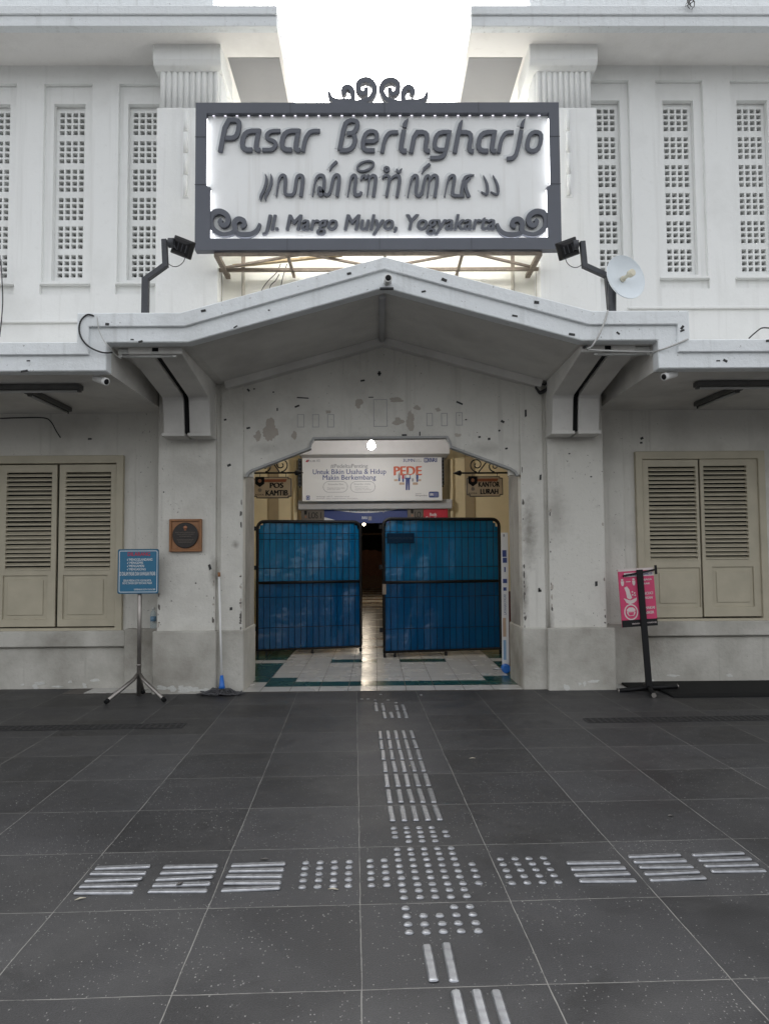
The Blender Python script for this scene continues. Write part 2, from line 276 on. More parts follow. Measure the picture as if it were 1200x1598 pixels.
# ------------------------------------------------------------------ objects
WLOC = {}
def link(o): COL.objects.link(o); return o
def tag(o, label=None, cat=None, group=None, kind=None):
    if label: o['label'] = label
    if cat: o['category'] = cat
    if group: o['group'] = group
    if kind: o['kind'] = kind
    return o
def thing(name, loc, label, cat, group=None):
    o = link(bpy.data.objects.new(name, None)); o.empty_display_size = .1; o.location = loc; WLOC[o.name] = Vector(loc)
    return tag(o, label, cat, group)
class MB:
    """collects faces for ONE mesh object (world coordinates)"""
    def __init__(s): s.v = []; s.f = []; s.sm = []; s.mi = []; s.cm = 0
    def add(s, vs, fs, smooth=False):
        b = len(s.v); s.v += [tuple(v) for v in vs]
        for f in fs: s.f.append([b+i for i in f]); s.sm.append(smooth); s.mi.append(s.cm)
        return s
    def box(s, x0, x1, y0, y1, z0, z1):
        if x0 > x1: x0, x1 = x1, x0
        if y0 > y1: y0, y1 = y1, y0
        if z0 > z1: z0, z1 = z1, z0
        v = [(x, y, z) for z in (z0, z1) for y in (y0, y1) for x in (x0, x1)]
        return s.add(v, [(0, 2, 3, 1), (4, 5, 7, 6), (0, 1, 5, 4), (2, 6, 7, 3), (0, 4, 6, 2), (1, 3, 7, 5)])
    def prism(s, pts, y0, y1):
        """outline in x-z, given any way round, pushed from y0 to y1"""
        a = sum(p[0]*q[1]-q[0]*p[1] for p, q in zip(pts, pts[1:]+pts[:1]))
        if a < 0: pts = pts[::-1]
        n = len(pts); v = [(p[0], y0, p[1]) for p in pts]+[(p[0], y1, p[1]) for p in pts]
        fs = [list(range(n)), list(range(2*n-1, n-1, -1))]+[(i, n+i, n+(i+1) % n, (i+1) % n) for i in range(n)]
        return s.add(v, fs)
    def prism_x(s, pts, x0, x1):
        """outline in y-z pushed along x"""
        a = sum(p[0]*q[1]-q[0]*p[1] for p, q in zip(pts, pts[1:]+pts[:1]))
        if a < 0: pts = pts[::-1]
        n = len(pts); v = [(x1, p[0], p[1]) for p in pts]+[(x0, p[0], p[1]) for p in pts]
        fs = [list(range(n)), list(range(2*n-1, n-1, -1))]+[(i, n+i, n+(i+1) % n, (i+1) % n) for i in range(n)]
        return s.add(v, fs)
    def bar(s, a, b, w, h=None, up=(0, 0, 1)):
        h = h or w; a = Vector(a); b = Vector(b); d = (b-a).normalized(); up = Vector(up)
        if abs(d.dot(up)) > .98: up = Vector((0, 1, 0))
        x = d.cross(up).normalized(); y = x.cross(d).normalized()
        v = [p+x*i*w/2+y*j*h/2 for p in (a, b) for j in (-1, 1) for i in (-1, 1)]
        return s.add(v, [(0, 1, 3, 2), (4, 6, 7, 5), (0, 4, 5, 1), (2, 3, 7, 6), (0, 2, 6, 4), (1, 5, 7, 3)])
    def tube(s, pts, r, n=8, closed=False):
        pts = [Vector(p) for p in pts]; k = len(pts); rs = r if isinstance(r, (list, tuple)) else [r]*k
        vs = []; x = None
        for i, p in enumerate(pts):
            if closed: d = (pts[(i+1) % k]-pts[i-1]).normalized()
            else: d = (pts[min(i+1, k-1)]-pts[max(i-1, 0)]).normalized()
            if x is None:
                x = d.orthogonal().normalized()
            else:
                x = (x-d*x.dot(d)); x = x.normalized() if x.length > 1e-6 else d.orthogonal().normalized()
            y = d.cross(x)
            for j in range(n):
                t = 2*math.pi*j/n; vs.append(p+(x*math.cos(t)+y*math.sin(t))*rs[i])
        fs = []
        for i in range(k if closed else k-1):
            for j in range(n):
                a = i*n; b = ((i+1) % k)*n; fs.append((a+j, a+(j+1) % n, b+(j+1) % n, b+j))
        s.add(vs, fs, True)
        if not closed: 
            b0 = len(s.v)-len(vs)
            s.f.append([b0+j for j in range(n)][::-1]); s.sm.append(False); s.mi.append(s.cm)
            s.f.append([b0+(k-1)*n+j for j in range(n)]); s.sm.append(False); s.mi.append(s.cm)
        return s
    def lathe(s, base, axis, prof, n=20, smooth=True):
        """prof: (along, radius)"""
        base = Vector(base); ax = Vector(axis).normalized(); x = ax.orthogonal().normalized(); y = ax.cross(x); vs = []
        for h, r in prof:
            for j in range(n):
                t = 2*math.pi*j/n; vs.append(base+ax*h+(x*math.cos(t)+y*math.sin(t))*max(r, 1e-4))
        fs = [(i*n+j, i*n+(j+1) % n, (i+1)*n+(j+1) % n, (i+1)*n+j) for i in range(len(prof)-1) for j in range(n)]
        s.add(vs, fs, smooth); b0 = len(s.v)-len(vs)
        s.f.append([b0+j for j in range(n)][::-1]); s.sm.append(False); s.mi.append(s.cm)
        s.f.append([b0+(len(prof)-1)*n+j for j in range(n)]); s.sm.append(False); s.mi.append(s.cm)
        return s
    def stroke(s, pts, wd, y0, y1, closed=False):
        """a flat band of width wd along pts (x,z), solid from y0 to y1"""
        pts = [Vector((p[0], p[1])) for p in pts]; k = len(pts); ws = wd if isinstance(wd, (list, tuple)) else [wd]*k
        Lp = []; Rp = []
        for i in range(k):
            if closed: a = (pts[i]-pts[i-1]).normalized(); b = (pts[(i+1) % k]-pts[i]).normalized()
            else:
                a = (pts[i]-pts[i-1]).normalized() if i else (pts[1]-pts[0]).normalized()
                b = (pts[i+1]-pts[i]).normalized() if i < k-1 else a
            t = (a+b); t = t.normalized() if t.length > 1e-6 else a
            nn = Vector((-t.y, t.x)); c = max(.55, abs(nn.dot(Vector((-a.y, a.x)))))
            Lp.append(pts[i]+nn*ws[i]/2/c); Rp.append(pts[i]-nn*ws[i]/2/c)
        vs = [(p.x, y0, p.y) for p in Lp]+[(p.x, y0, p.y) for p in Rp]+[(p.x, y1, p.y) for p in Lp]+[(p.x, y1, p.y) for p in Rp]
        fs = []
        for i in range(k if closed else k-1):
            j = (i+1) % k
            fs += [(i, k+i, k+j, j), (2*k+j, 3*k+j, 3*k+i, 2*k+i), (i, j, 2*k+j, 2*k+i), (k+j, k+i, 3*k+i, 3*k+j)]
        if not closed: fs += [(0, 2*k, 3*k, k), (k-1, 2*k-1, 4*k-1, 3*k-1)]
        return s.add(vs, fs)
    def grid_wall(s, x0, x1, z0, z1, y0, y1, holes):
        """a wall slab with rectangular through-holes (x0,x1,z0,z1)"""
        xs = sorted({x0, x1, *[min(max(h[i], x0), x1) for h in holes for i in (0, 1)]}); zs = sorted({z0, z1, *[min(max(h[i], z0), z1) for h in holes for i in (2, 3)]})
        nx, nz = len(xs)-1, len(zs)-1
        def solid(i, k):
            if i < 0 or k < 0 or i >= nx or k >= nz: return False
            cx, cz = (xs[i]+xs[i+1])/2, (zs[k]+zs[k+1])/2
            return not any(h[0] < cx < h[1] and h[2] < cz < h[3] for h in holes)
        vid = {}; vs = []; fs = []
        def V(i, k, b):
            if (i, k, b) not in vid: vid[(i, k, b)] = len(vs); vs.append((xs[i], y1 if b else y0, zs[k]))
            return vid[(i, k, b)]
        for i in range(nx):
            for k in range(nz):
                if not solid(i, k): continue
                fs.append((V(i, k, 0), V(i+1, k, 0), V(i+1, k+1, 0), V(i, k+1, 0)))
                fs.append((V(i, k, 1), V(i, k+1, 1), V(i+1, k+1, 1), V(i+1, k, 1)))
                if not solid(i-1, k): fs.append((V(i, k, 0), V(i, k+1, 0), V(i, k+1, 1), V(i, k, 1)))
                if not solid(i+1, k): fs.append((V(i+1, k, 0), V(i+1, k, 1), V(i+1, k+1, 1), V(i+1, k+1, 0)))
                if not solid(i, k-1): fs.append((V(i, k, 0), V(i, k, 1), V(i+1, k, 1), V(i+1, k, 0)))
                if not solid(i, k+1): fs.append((V(i, k+1, 0), V(i+1, k+1, 0), V(i+1, k+1, 1), V(i, k+1, 1)))
        return s.add(vs, fs)
    def build(s, name, mat, parent=None, bevel=0, seg=1):
        off = Vector((0, 0, 0)); p = parent
        if p is not None: off = WLOC[p.name]
        me = bpy.data.meshes.new(name); me.from_pydata([(v[0]-off.x, v[1]-off.y, v[2]-off.z) for v in s.v], [], s.f)
        me.polygons.foreach_set('use_smooth', s.sm)
        mats = mat if isinstance(mat, (list, tuple)) else [mat]
        for mm in mats: me.materials.append(mm)
        me.polygons.foreach_set('material_index', s.mi)
        me.update()
        o = link(bpy.data.objects.new(name, me)); WLOC[o.name] = off
        if parent is not None: o.parent = parent
        if bevel:
            md = o.modifiers.new('bevel', 'BEVEL'); md.width = bevel; md.segments = seg; md.limit_method = 'ANGLE'; md.angle_limit = rad(35)
        return o
def struct(o): o['kind'] = 'structure'; return o

# ---- text: a text curve turned into a plain mesh, fitted to a rectangle of a plane
def text_faces(txt, bold=0.0, shear=0.0, align='LEFT', spacing=1.0):
    bold = 0
    c = bpy.data.curves.new('t', 'FONT'); c.body = txt; c.size = 1; c.offset = bold; c.shear = shear; c.align_x = align
    c.resolution_u = 3; c.space_character = spacing; c.fill_mode = 'FRONT' if False else c.fill_mode
    o = bpy.data.objects.new('t', c); COL.objects.link(o)
    dg = bpy.context.evaluated_depsgraph_get(); dg.update()
    me = o.evaluated_get(dg).to_mesh()
    vs = [(v.co.x, v.co.y) for v in me.vertices]; fs = [list(p.vertices) for p in me.polygons]
    bd = []
    cnt = {}
    for f in fs:
        for a, b in zip(f, f[1:]+f[:1]): cnt[(a, b)] = 1
    bd = [(a, b) for (a, b) in cnt if (b, a) not in cnt]
    o.evaluated_get(dg).to_mesh_clear(); bpy.data.objects.remove(o); bpy.data.curves.remove(c)
    return vs, fs, bd
def text_into(mb, txt, x0, x1, z0, z1, y, bold=0.0, shear=0.0, depth=0, align='LEFT', spacing=1.0, plane='xz', mx=None):
    vs, fs, bd = text_faces(txt, bold, shear, align, spacing)
    if not vs: return mb
    ax, bx = min(v[0] for v in vs), max(v[0] for v in vs); az, bz = min(v[1] for v in vs), max(v[1] for v in vs)
    sx = (x1-x0)/(bx-ax); sz = (z1-z0)/(bz-az)
    P = [(x0+(v[0]-ax)*sx, y, z0+(v[1]-az)*sz) for v in vs]
    if bold and not depth:            # heavier lettering: the same faces again, nudged sideways and a hair proud
        for i, k in enumerate((-1, 1)): mb.add([(p[0]+k*bold*sx*.9, p[1]-.0003*(i+1), p[2]+k*bold*sz*.25) for p in P], fs)
    if depth:
        n = len(P); Q = [(p[0], p[1]+depth, p[2]) for p in P]
        mb.add(P+Q, fs+[(a, n+a, n+b, b) for a, b in bd])
    else: mb.add(P, fs)
    return mb
class Print:
    """flat printing on a board that faces the street (plane y=Y): rectangles and words given by photo pixels"""
    def __init__(s, parent, Y): s.p = parent; s.Y = Y
    def rect(s, a, b, c, d, mat, lay=1, name='print', r=0):
        p = at(a, b, s.Y); q = at(c, d, s.Y); mb = MB(); y = s.Y-.0016*lay
        if r:
            rr = r*s.Y/FPX; x0, x1, z0, z1 = p.x, q.x, q.z, p.z; pts = []
            for cx, cz, t0 in ((x1-rr, z1-rr, 0), (x0+rr, z1-rr, 90), (x0+rr, z0+rr, 180), (x1-rr, z0+rr, 270)):
                for k in range(5): t = rad(t0+22.5*k); pts.append((cx+rr*math.cos(t), cz+rr*math.sin(t)))
            mb.prism(pts, y, y+.0012)
        else: mb.box(p.x, q.x, y, y+.0012, q.z, p.z)
        return mb.build(name, mat, s.p)
    def poly(s, pts, mat, lay=1, name='print'):
        P = [at(a, b, s.Y) for a, b in pts]; y = s.Y-.0016*lay
        return MB().prism([(p.x, p.z) for p in P], y, y+.0012).build(name, mat, s.p)
    def ring(s, a, b, c, d, wpx, mat, lay=1, r=None):
        """rounded outline"""
        p = at(a, b, s.Y); q = at(c, d, s.Y); k = s.Y/FPX; rr = (r if r is not None else 99)*k
        x0, x1, z0, z1 = p.x, q.x, q.z, p.z; rr = min(rr, (x1-x0)/2, (z1-z0)/2); pts = []
        for cx, cz, t0 in ((x1-rr, z1-rr, 0), (x0+rr, z1-rr, 90), (x0+rr, z0+rr, 180), (x1-rr, z0+rr, 270)):
            for j in range(7): t = rad(t0+15*j); pts.append((cx+rr*math.cos(t), cz+rr*math.sin(t)))
        y = s.Y-.0016*lay
        return MB().stroke(pts, wpx*k, y, y+.0012, True).build('print', mat, s.p)
    def words(s, lines, mat, lay=1, bold=.015, shear=0):
        for t, a, b, c, d in lines:
            p = at(a, b, s.Y); q = at(c, d, s.Y)
            text_into(MB(), t, p.x, q.x, q.z, p.z, s.Y-.0016*lay, bold, shear).build('lettering', mat, s.p)

# ================================================================== SETTING
GA = rad(1.621)                                     # the paving runs 1.6 degrees off the facade
def G(x, y, z=0.0):                                 # paving coordinates -> world
    x += .0159; y += 2.5295
    return Vector((math.cos(GA)*x-math.sin(GA)*y, math.sin(GA)*x+math.cos(GA)*y, z))
mb = MB(); R_ = 150
mb.add([(-R_, -R_, 0), (R_, -R_, 0), (R_, R_, 0), (-R_, R_, 0)], [(0, 1, 2, 3)])
pv = struct(mb.build('pavement', M_PAVE)); pv.location = G(0, 0); pv.rotation_euler.z = GA

YF, YP, YW = 7.98, 7.92, 8.30
# tiled floor of the entrance hall and passage
XJL, XJR = PX(380, YF, 900), PX(814, YF, 900)
floor = MB(); T = .3
floor.box(-3.2, 3.6, 7.93, 44, -.02, .003)
y0 = 7.935
ROWS = [y0+i*T for i in range(120)]
def tcol(i, c):
    x = c*T+.15
    if i == 0: return 0
    if i in (1,): return 1 if -1.25 < x < 1.5 else 0
    if i == 2: return 0 if -.9 < x < 1.2 else 1
    if i < 5: return 0 if (-1.2 if i > 2 else -.9) < x < 1.5 else 1
    if i == 7: return 1 if c in (-2, -1, 1, 2) else 0
    if i < 12: return 0 if -1.2 < x < 1.5 else 1
    if i in (12, 16): return 2
    if i > 40 and i % 6 in (0, 1): return 2
    return 0
for i in range(110):
    for c in range(-10, 12):
        if i > 14 and not -4 <= c <= 4: continue
        floor.cm = tcol(i, c) + 1
        x0 = c*T; yy = ROWS[i]; g_ = .0035
        floor.add([(x0+g_, yy+g_, .0055), (x0+T-g_, yy+g_, .0055), (x0+T-g_, yy+T-g_, .0055), (x0+g_, yy+T-g_, .0055)], [(0, 1, 2, 3)])
M_GROUT = simple('tile_grout', (.10, .09, .08), .9)
struct(floor.build('floor', [M_GROUT, M_TW, M_TG, M_TB]))

# ================================================================== BUILDING
B = thing('market_building', (0, 8.3, 0), 'white two storey market hall with gabled concrete entrance canopy and beige shutters', 'building')
ZE = 6.81; YE = 7.565; ZSB, ZMB, ZMT = 2.9545, 3.197, 3.4388
YC = 6.4
xa = PX(600, YC, 430); zab = PZ(449, YC, 602); zat = PZ(403.5, YC, 600)
zst = PZ(534, YC, 590)
xsL, xsR = PX(166, YC, 560), PX(1027, YC, 550)
xbL, xbR = PX(294, YC, 536), PX(907, YC, 530)
xeL, xeR = PX(124, YC, 495), PX(1072, YC, 505)
xtL, xtR = PX(284, YC, 490), PX(922, YC, 488)
XB = 9
def canopy_outline(d=0):
    return [(-XB, ZSB), (xsL, ZSB), (xsL, ZMB), (xbL, ZMB), (xa, zab), (xbR, ZMB), (xsR, ZMB), (xsR, ZSB), (XB, ZSB),
            (XB, zst-d), (xeR-d, zst-d), (xeR-d, ZMT-d), (xtR, ZMT-d), (xa, zat-d), (xtL, ZMT-d), (xeL+d, ZMT-d), (xeL+d, zst-d), (-XB, zst-d)]
MB().prism(canopy_outline(.03), YC+.14, 8.36).build('canopy', M_CAN, B)
MB().prism(canopy_outline(), YC, YC+.138).build('fascia', M_FAS, B, .008)
# upper band of the fascia, 30 mm proud
gs = PZ(555, YC, 60); gm = PZ(509.5, YC, 590); ga = PZ(422, YC, 600)
gxl, gxr = PX(141, YC, 520), PX(1055, YC, 520)
band = [(-XB, gs), (gxl, gs), (gxl, gm), (xtL+.03, gm), (xa, ga), (xtR-.03, gm), (gxr, gm), (gxr, gs), (XB, gs),
        (XB, zst+.004), (xeR+.004, zst+.004), (xeR+.004, ZMT+.004), (xtR, ZMT+.004), (xa, zat+.004), (xtL, ZMT+.004), (xeL-.004, ZMT+.004), (xeL-.004, zst+.004), (-XB, zst+.004)]
MB().prism(band, YC-.032, YC+.05).build('fascia_band', M_FAS, B, .006)
# roll moulding where the gable soffit meets the wall, and the ridge conduit
mb = MB(); zw = lambda x: (zab+(ZMB-zab)*((xa-x)/(xa-xbL) if x < xa else (x-xa)/(xbR-xa)))
mb.stroke([(xbL+.02, ZMB-.03), (xa, zab-.03), (xbR-.02, ZMB-.03)], .09, 7.86, 7.99)
mb.build('cornice', M_CAN, B)
MB().tube([(xa-.02, 6.56, zab-.012), (xa-.01, 7.86, zab-.03)], .032, 10).build('ridge_conduit', simple('conduit_grey', (.42, .42, .42), .6), B)

# brackets under the canopy: two ribs with a dark gap
def bracket(px0, px1):
    x0, x1 = PX(px0, 7.65, 640), PX(px1, 7.65, 640); g = .055; w_ = (x1-x0-g)/2
    prof = [(6.56, ZMB+.05), (6.56, ZMB-.055), (7.62, 2.985), (7.65, 2.955), (7.70, 2.63), (8.32, 2.63), (8.32, ZMB+.05)]
    for k in range(2):
        a = x0+k*(w_+g)
        MB().prism_x(prof, a, a+w_).build('bracket', M_CAN, B, .006)
        MB().box(a-.012, a+w_+.012, 7.66, 8.0, 2.60, 2.632).build('bracket_foot', M_CAN, B, .004)
    MB().prism_x([(6.57, ZMB+.04), (6.57, ZMB-.03), (7.63, 3.02), (7.69, 2.97), (7.73, 2.64), (8.30, 2.64), (8.30, ZMB+.04)], x0+w_+.001, x0+w_+g-.001).build('bracket_gap_fill', M_RUB, B)  # black fill added in the gap, for its deep shade and dirt
bracket(254, 327); bracket(862, 936)

# -- upper floor: walls, piers, vent windows
YU = 8.20
def vent_window(cpx, ytop, ybot, x0, x1):
    c = PX(cpx, YU, 300); zt, zb = PZ(ytop, YU, cpx), PZ(ybot, YU, cpx)
    hw = .146
    return c, zt, zb, hw
wins = {-1: [(-14, 165, 434), (104.5, 164.5, 433), (221.5, 164, 432)], 1: [(948, 161, 428), (1064, 160, 426), (1181, 159, 424)]}
xpL0, xpL1 = PX(243.5, 7.9, 330), PX(340, 7.9, 440)
xpR0, xpR1 = PX(843, 7.9, 440), PX(934, 7.9, 330)
for s in (-1, 1):
    xin = xpL1-.05 if s < 0 else xpR0+.05; xa_, xb_ = (-XB, xin) if s < 0 else (xin, XB)
    h1, h2 = [], []
    ws = [vent_window(*q, 0, 0) for q in wins[s]]
    step = .802
    if s < 0: ws = [(ws[0][0]-step*k, *ws[0][1:]) for k in (2, 1)]+ws
    else: ws = ws+[(ws[-1][0]+step*k, *ws[-1][1:]) for k in (1, 2)]
    zt, zb = ws[2][1], ws[2][2]
    for (c, _, _, hw) in ws:
        h1.append((c-.262, c+.262, zb-.055, zt+.25))
        h1.append((c-.275, c+.275, zb-.185, zb-.075))
        h2.append((c-.172, c+.172, zb-.012, zt+.05))
    MB().grid_wall(xa_, xb_, 3.0, ZE+.02, YU, YU+.05, h1).build('upper_wall', M_UP, B)
    MB().grid_wall(xa_, xb_, 3.0, ZE+.02, YU+.051, YU+.12, h2).build('upper_wall_lining', M_UP, B)
    for (c, _, _, hw) in ws:
        holes = []; H_ = zt-zb; pitch = H_/6*1.005; ph = pitch*.845
        for p_ in range(6):
            zz = zt-p_*pitch-ph
            for i in range(4):
                for k in range(4):
                    cw, ch = 2*hw/4, ph/4
                    holes.append((c-hw+i*cw+cw*.14, c-hw+(i+1)*cw-cw*.14, zz+k*ch+ch*.15, zz+(k+1)*ch-ch*.15))
        wv = MB().grid_wall(c-.19, c+.19, zb-.03, zt+.06, YU+.125, YU+.215, holes).build('vent_window', M_UP, B)
        MB().box(c-.268, c+.268, YU-.022, YU+.06, zb-.074, zb-.056).build('sill', M_UP, wv)
    MB().box(xa_, xb_, YU+.6, YU+.64, 3.0, ZE+.02).build('upper_room_wall', M_ROOM, B)
    # wall base band above the canopy
    MB().box(xa_ if s < 0 else xeR+.1, xeL-.1 if s < 0 else xb_, YU-.035, YU-.001, PZ(505 if s < 0 else 487, YU, 60), PZ(505 if s < 0 else 487, YU, 60)+.03).build('wall_band', M_UP, B, .006)
    # pier
    a, b_ = (xpL0, xpL1) if s < 0 else (xpR0, xpR1)
    zfl = PZ(168, 7.9, 290 if s < 0 else 900); zcp = PZ(106, 7.88, 290)
    MB().box(a, b_, 7.9, YU+.3, 3.3, zfl).build('pier', M_UP, B, .006)
    fa, fb = (PX(249, 7.93, 140), b_-.005) if s < 0 else (a+.005, PX(923, 7.93, 140))
    fl = MB(); fl.box(fa+.01, fb-.01, 7.965, YU+.3, zfl-.02, zcp+.02); n_ = 10; fw = (fb-fa)/n_
    for k in range(n_):
        cx = fa+(k+.5)*fw; vs = []; q = 7
        for zz in (zfl-.005, zcp+.02):
            for j in range(q): t = math.pi*j/(q-1); vs.append((cx-math.cos(t)*fw*.49, 7.97-math.sin(t)*fw*.55, zz))
        fl.add(vs, [(j, j+1, q+j+1, q+j) for j in range(q-1)]+[list(range(q))[::-1]], True)
    side_x = fb if s < 0 else fa
    for k in range(5):
        cy = 7.99+(k+.5)*fw; vs = []; q = 7
        for zz in (zfl-.005, zcp+.02):
            for j in range(q): t = math.pi*j/(q-1); vs.append((side_x+(1 if s < 0 else -1)*(math.sin(t)*fw*.5-.012), cy-math.cos(t)*fw*.49, zz))
        fl.add(vs, [(j, j+1, q+j+1, q+j) if s < 0 else (j+1, j, q+j, q+j+1) for j in range(q-1)], True)
    fl.build('fluted_shaft', M_UP, B)
    ca, cb_ = (PX(238.5, 7.84, 90), PX(345, 7.84, 90)) if s < 0 else (PX(826, 7.84, 90), PX(932.5, 7.84, 90))
    cp = MB(); cp.prism_x([(7.84, ZE+.01), (7.84, zcp+.07), (7.87, zcp+.02), (7.92, zcp), (YU+.3, zcp), (YU+.3, ZE+.01)], ca, cb_)
    cp.build('capital', M_UP, B, .008)
    # rod mouldings on the pier
    rx = PX(290.5, 7.9, 240) if s < 0 else PX(886, 7.9, 240); zr0, zr1 = PZ(308, 7.9, 290), PZ(173, 7.9, 290)
    MB().box(rx-.038, rx+.038, 7.892, 7.901, zr0-.01, zr1+.012).build('rod_frame', M_UP, B, .003)
    for k in range(4):
        hh = (zr1-zr0)/4
        MB().tube([(rx, 7.892, zr0+k*hh+.008), (rx, 7.892, zr0+(k+1)*hh-.008)], .022, 12).build('rod_moulding', M_UP, B)
    # side wall of the wing running back
    MB().box(b_-.3 if s < 0 else a+.02, b_-.02 if s < 0 else a+.3, YU+.31, 12, 3.0, ZE+.02).build('wing_wall', M_UP, B)
    # eave slab
    xe = PX(432, YE, 30) if s < 0 else PX(735, YE, 30)
    e0, e1 = (-XB, xe) if s < 0 else (xe, XB)
    zt_ = PZ(12, YE, 590)
    MB().box(e0, e1, YE, 12, ZE, zt_).build('eave', M_SOF, B, .006)
    zg = PZ(25, YE, 590)
    MB().box(e0-.004 if s > 0 else e0, e1+.004 if s < 0 else e1, YE-.028, 12.01, zg, zt_+.006).build('eave_band', M_FAS, B, .006)
    MB().box(e0-.002 if s > 0 else e0, e1+.002 if s < 0 else e1, YE-.005, YE+.1, ZE-.003, zg-.003).build('eave_fascia', M_FAS, B, .004)
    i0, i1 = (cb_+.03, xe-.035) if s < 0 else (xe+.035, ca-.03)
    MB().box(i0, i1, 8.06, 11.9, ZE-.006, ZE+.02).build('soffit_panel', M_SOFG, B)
    pz = PZ(1.5, YE+.2, 590); px_ = PX(333, YE+.2, 5) if s < 0 else PX(826, YE+.2, 5)
    MB().box(e0 if s < 0 else px_, px_ if s < 0 else e1, YE+.2, 12, zt_-.02, pz+.12 if s < 0 else pz+.05).build('parapet', M_FAS, B, .01)
# centre wall between the wings, behind the sign
MB().box(xpL1-.06, xpR0+.06, 8.19, 8.4, 3.3, 5.3).build('centre_wall', M_CENT, B)
zc0 = PZ(428, 8.18, 590)
MB().box(PX(382, 8.18, 440), PX(800, 8.18, 440), 8.155, 8.2, 3.3, zc0).build('centre_wall_panel', M_CENT, B, .004)
M_PIPE = simple('pipe_beige', (.45, .42, .36), .6)
for pxx, nm in ((343, 0), (380, 1), (800, 1), (840, 0)):
    x_ = PX(pxx, 8.1, 440); MB().tube([(x_, 8.1, 3.4), (x_, 8.1, 4.7)], .020 if nm else .028, 8).build('downpipe', M_PIPE, B)

# -- ground floor
plZ = .632
def lower_window(hole): pass
wzl = (PX(-14, YW, 850), PX(191, YW, 850), PZ(984, YW, 100), PZ(716, YW, 100))
wzr = (PX(995, YW, 850), PX(1191, YW, 850), PZ(969, YW, 1100), PZ(709, YW, 1100))
MB().grid_wall(-XB, PX(250, YW), 0, 3.0, YW, YW+.3, [wzl]).build('lower_wall', M_LOW, B)
MB().grid_wall(PX(930, YW), XB, 0, 3.0, YW, YW+.3, [wzr]).build('lower_wall', M_LOW, B)
MB().box(PX(211, 8.26), PX(252, 8.26), 8.262, 8.31, plZ-.01, 3.0).build('wall_strip', M_LOW, B, .004)
MB().box(PX(936, 8.26), PX(976, 8.26), 8.262, 8.31, plZ-.01, 3.0).build('wall_strip', M_LOW, B, .004)
def rough_plinth(x0, x1, y0_, y1_, z1, nm='plinth'):
    mb = MB().box(x0, x1, y0_, y1_, -.01, z1); return mb.build(nm, M_PLI, B, .012)
rough_plinth(-XB, PX(199, 8.24), 8.25, 8.32, PZ(1010, 8.24, 100)-.003)
rough_plinth(PX(199, 8.24)-.001, PX(252, 8.2), 8.17, 8.32, plZ)
rough_plinth(PX(935, 8.2), PX(998, 8.24), 8.17, 8.32, plZ)
rough_plinth(PX(998, 8.24)-.001, XB, 8.25, 8.32, PZ(993, 8.24, 1100)-.003)
# pillars beside the entrance
pl = (PX(246, YP, 850), PX(337, YP, 850)); pr = (PX(856, YP, 850), PX(944, YP, 850))
for a, b_, pa, pb in ((*pl, PX(237.5, 7.88, 1030), PX(338, 7.88, 1030)), (*pr, PX(855, 7.88, 1030), PX(961, 7.88, 1030))):
    MB().box(a, b_, YP, 8.32, plZ-.01, 3.15).build('pilaster', M_LOW, B, .012, 2)
    rough_plinth(pa, pb, 7.875, 8.33, plZ)
sl = (PX(344, 7.955, 850), XJL); sr = (XJR, PX(850, 7.955, 850))
for a, b_ in (sl, sr):
    MB().box(a, b_, 7.955, 8.05, plZ-.01, 3.2).build('jamb_strip', M_LOW, B, .01, 2)
# gable wall with the clipped arch
o = lambda px, py: (PX(px, YF, py), PZ(py, YF, px))
arch = [o(394, 735), o(484.5, 700), o(486, 692), o(490, 685), o(697, 683), o(701, 690), o(703, 698), o(795, 732)]
xg0, xg1 = pl[1]-.05, pr[0]+.05
gab = [(xg0, 0), (XJL-.001, 0), (XJL-.001, arch[0][1]-.06), (arch[0][0], arch[0][1]-.06)]+arch+[(arch[-1][0], arch[-1][1]-.06), (XJR+.001, arch[-1][1]-.06), (XJR+.001, 0), (xg1, 0), (xg1, 3.2), (xa, 3.62), (xg0, 3.2)]
MB().prism(gab, YF, YF+.13).build('gable_wall', M_LOW, B)
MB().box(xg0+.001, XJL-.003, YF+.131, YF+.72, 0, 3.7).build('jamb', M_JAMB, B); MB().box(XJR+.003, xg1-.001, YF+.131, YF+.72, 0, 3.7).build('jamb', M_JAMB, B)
for a, b_, sd_ in ((pl[1]-.02, XJL+.012, -1), (XJR-.012, pr[0]+.02, 1)):
    rough_plinth(a, b_, 7.94, YF+.735, plZ, 'jamb_plinth')
mb = MB().stroke([o(386, 745), o(388, 739), o(394, 735), o(484.5, 700), o(486, 692), o(490, 685), o(697, 683), o(701, 690), o(703, 698), o(795, 732), o(803, 737), o(806, 743)], .026, YF-.05, YF+.03)
mb.build('arch_moulding', M_GREYTRIM, B, .004)
# blind vent slots over the arch
for x0_, y0_, x1_, y1_ in ((464, 646.5, 475, 667), (487.5, 646.5, 498, 667), (511, 646.5, 521.5, 667), (583, 623, 604, 666), (665.5, 644.5, 675, 665), (688.5, 644.5, 698, 665), (711.5, 643.5, 721.5, 664)):
    p = at(x0_, y1_, YF); q = at(x1_, y0_, YF)
    vs_ = MB().box(p.x, q.x, YF-.001, YF+.02, p.z, q.z).build('vent_slot', M_GREYTRIM, B)
    MB().box(p.x-.006, q.x+.006, YF-.006, YF+.01, q.z, q.z+.008).build('slot_lip', M_LOW, vs_)
    MB().box(p.x+.005, q.x-.005, YF-.002, YF+.02, p.z+.005, q.z-.005).build('slot_plug', M_LOW, vs_, .003)
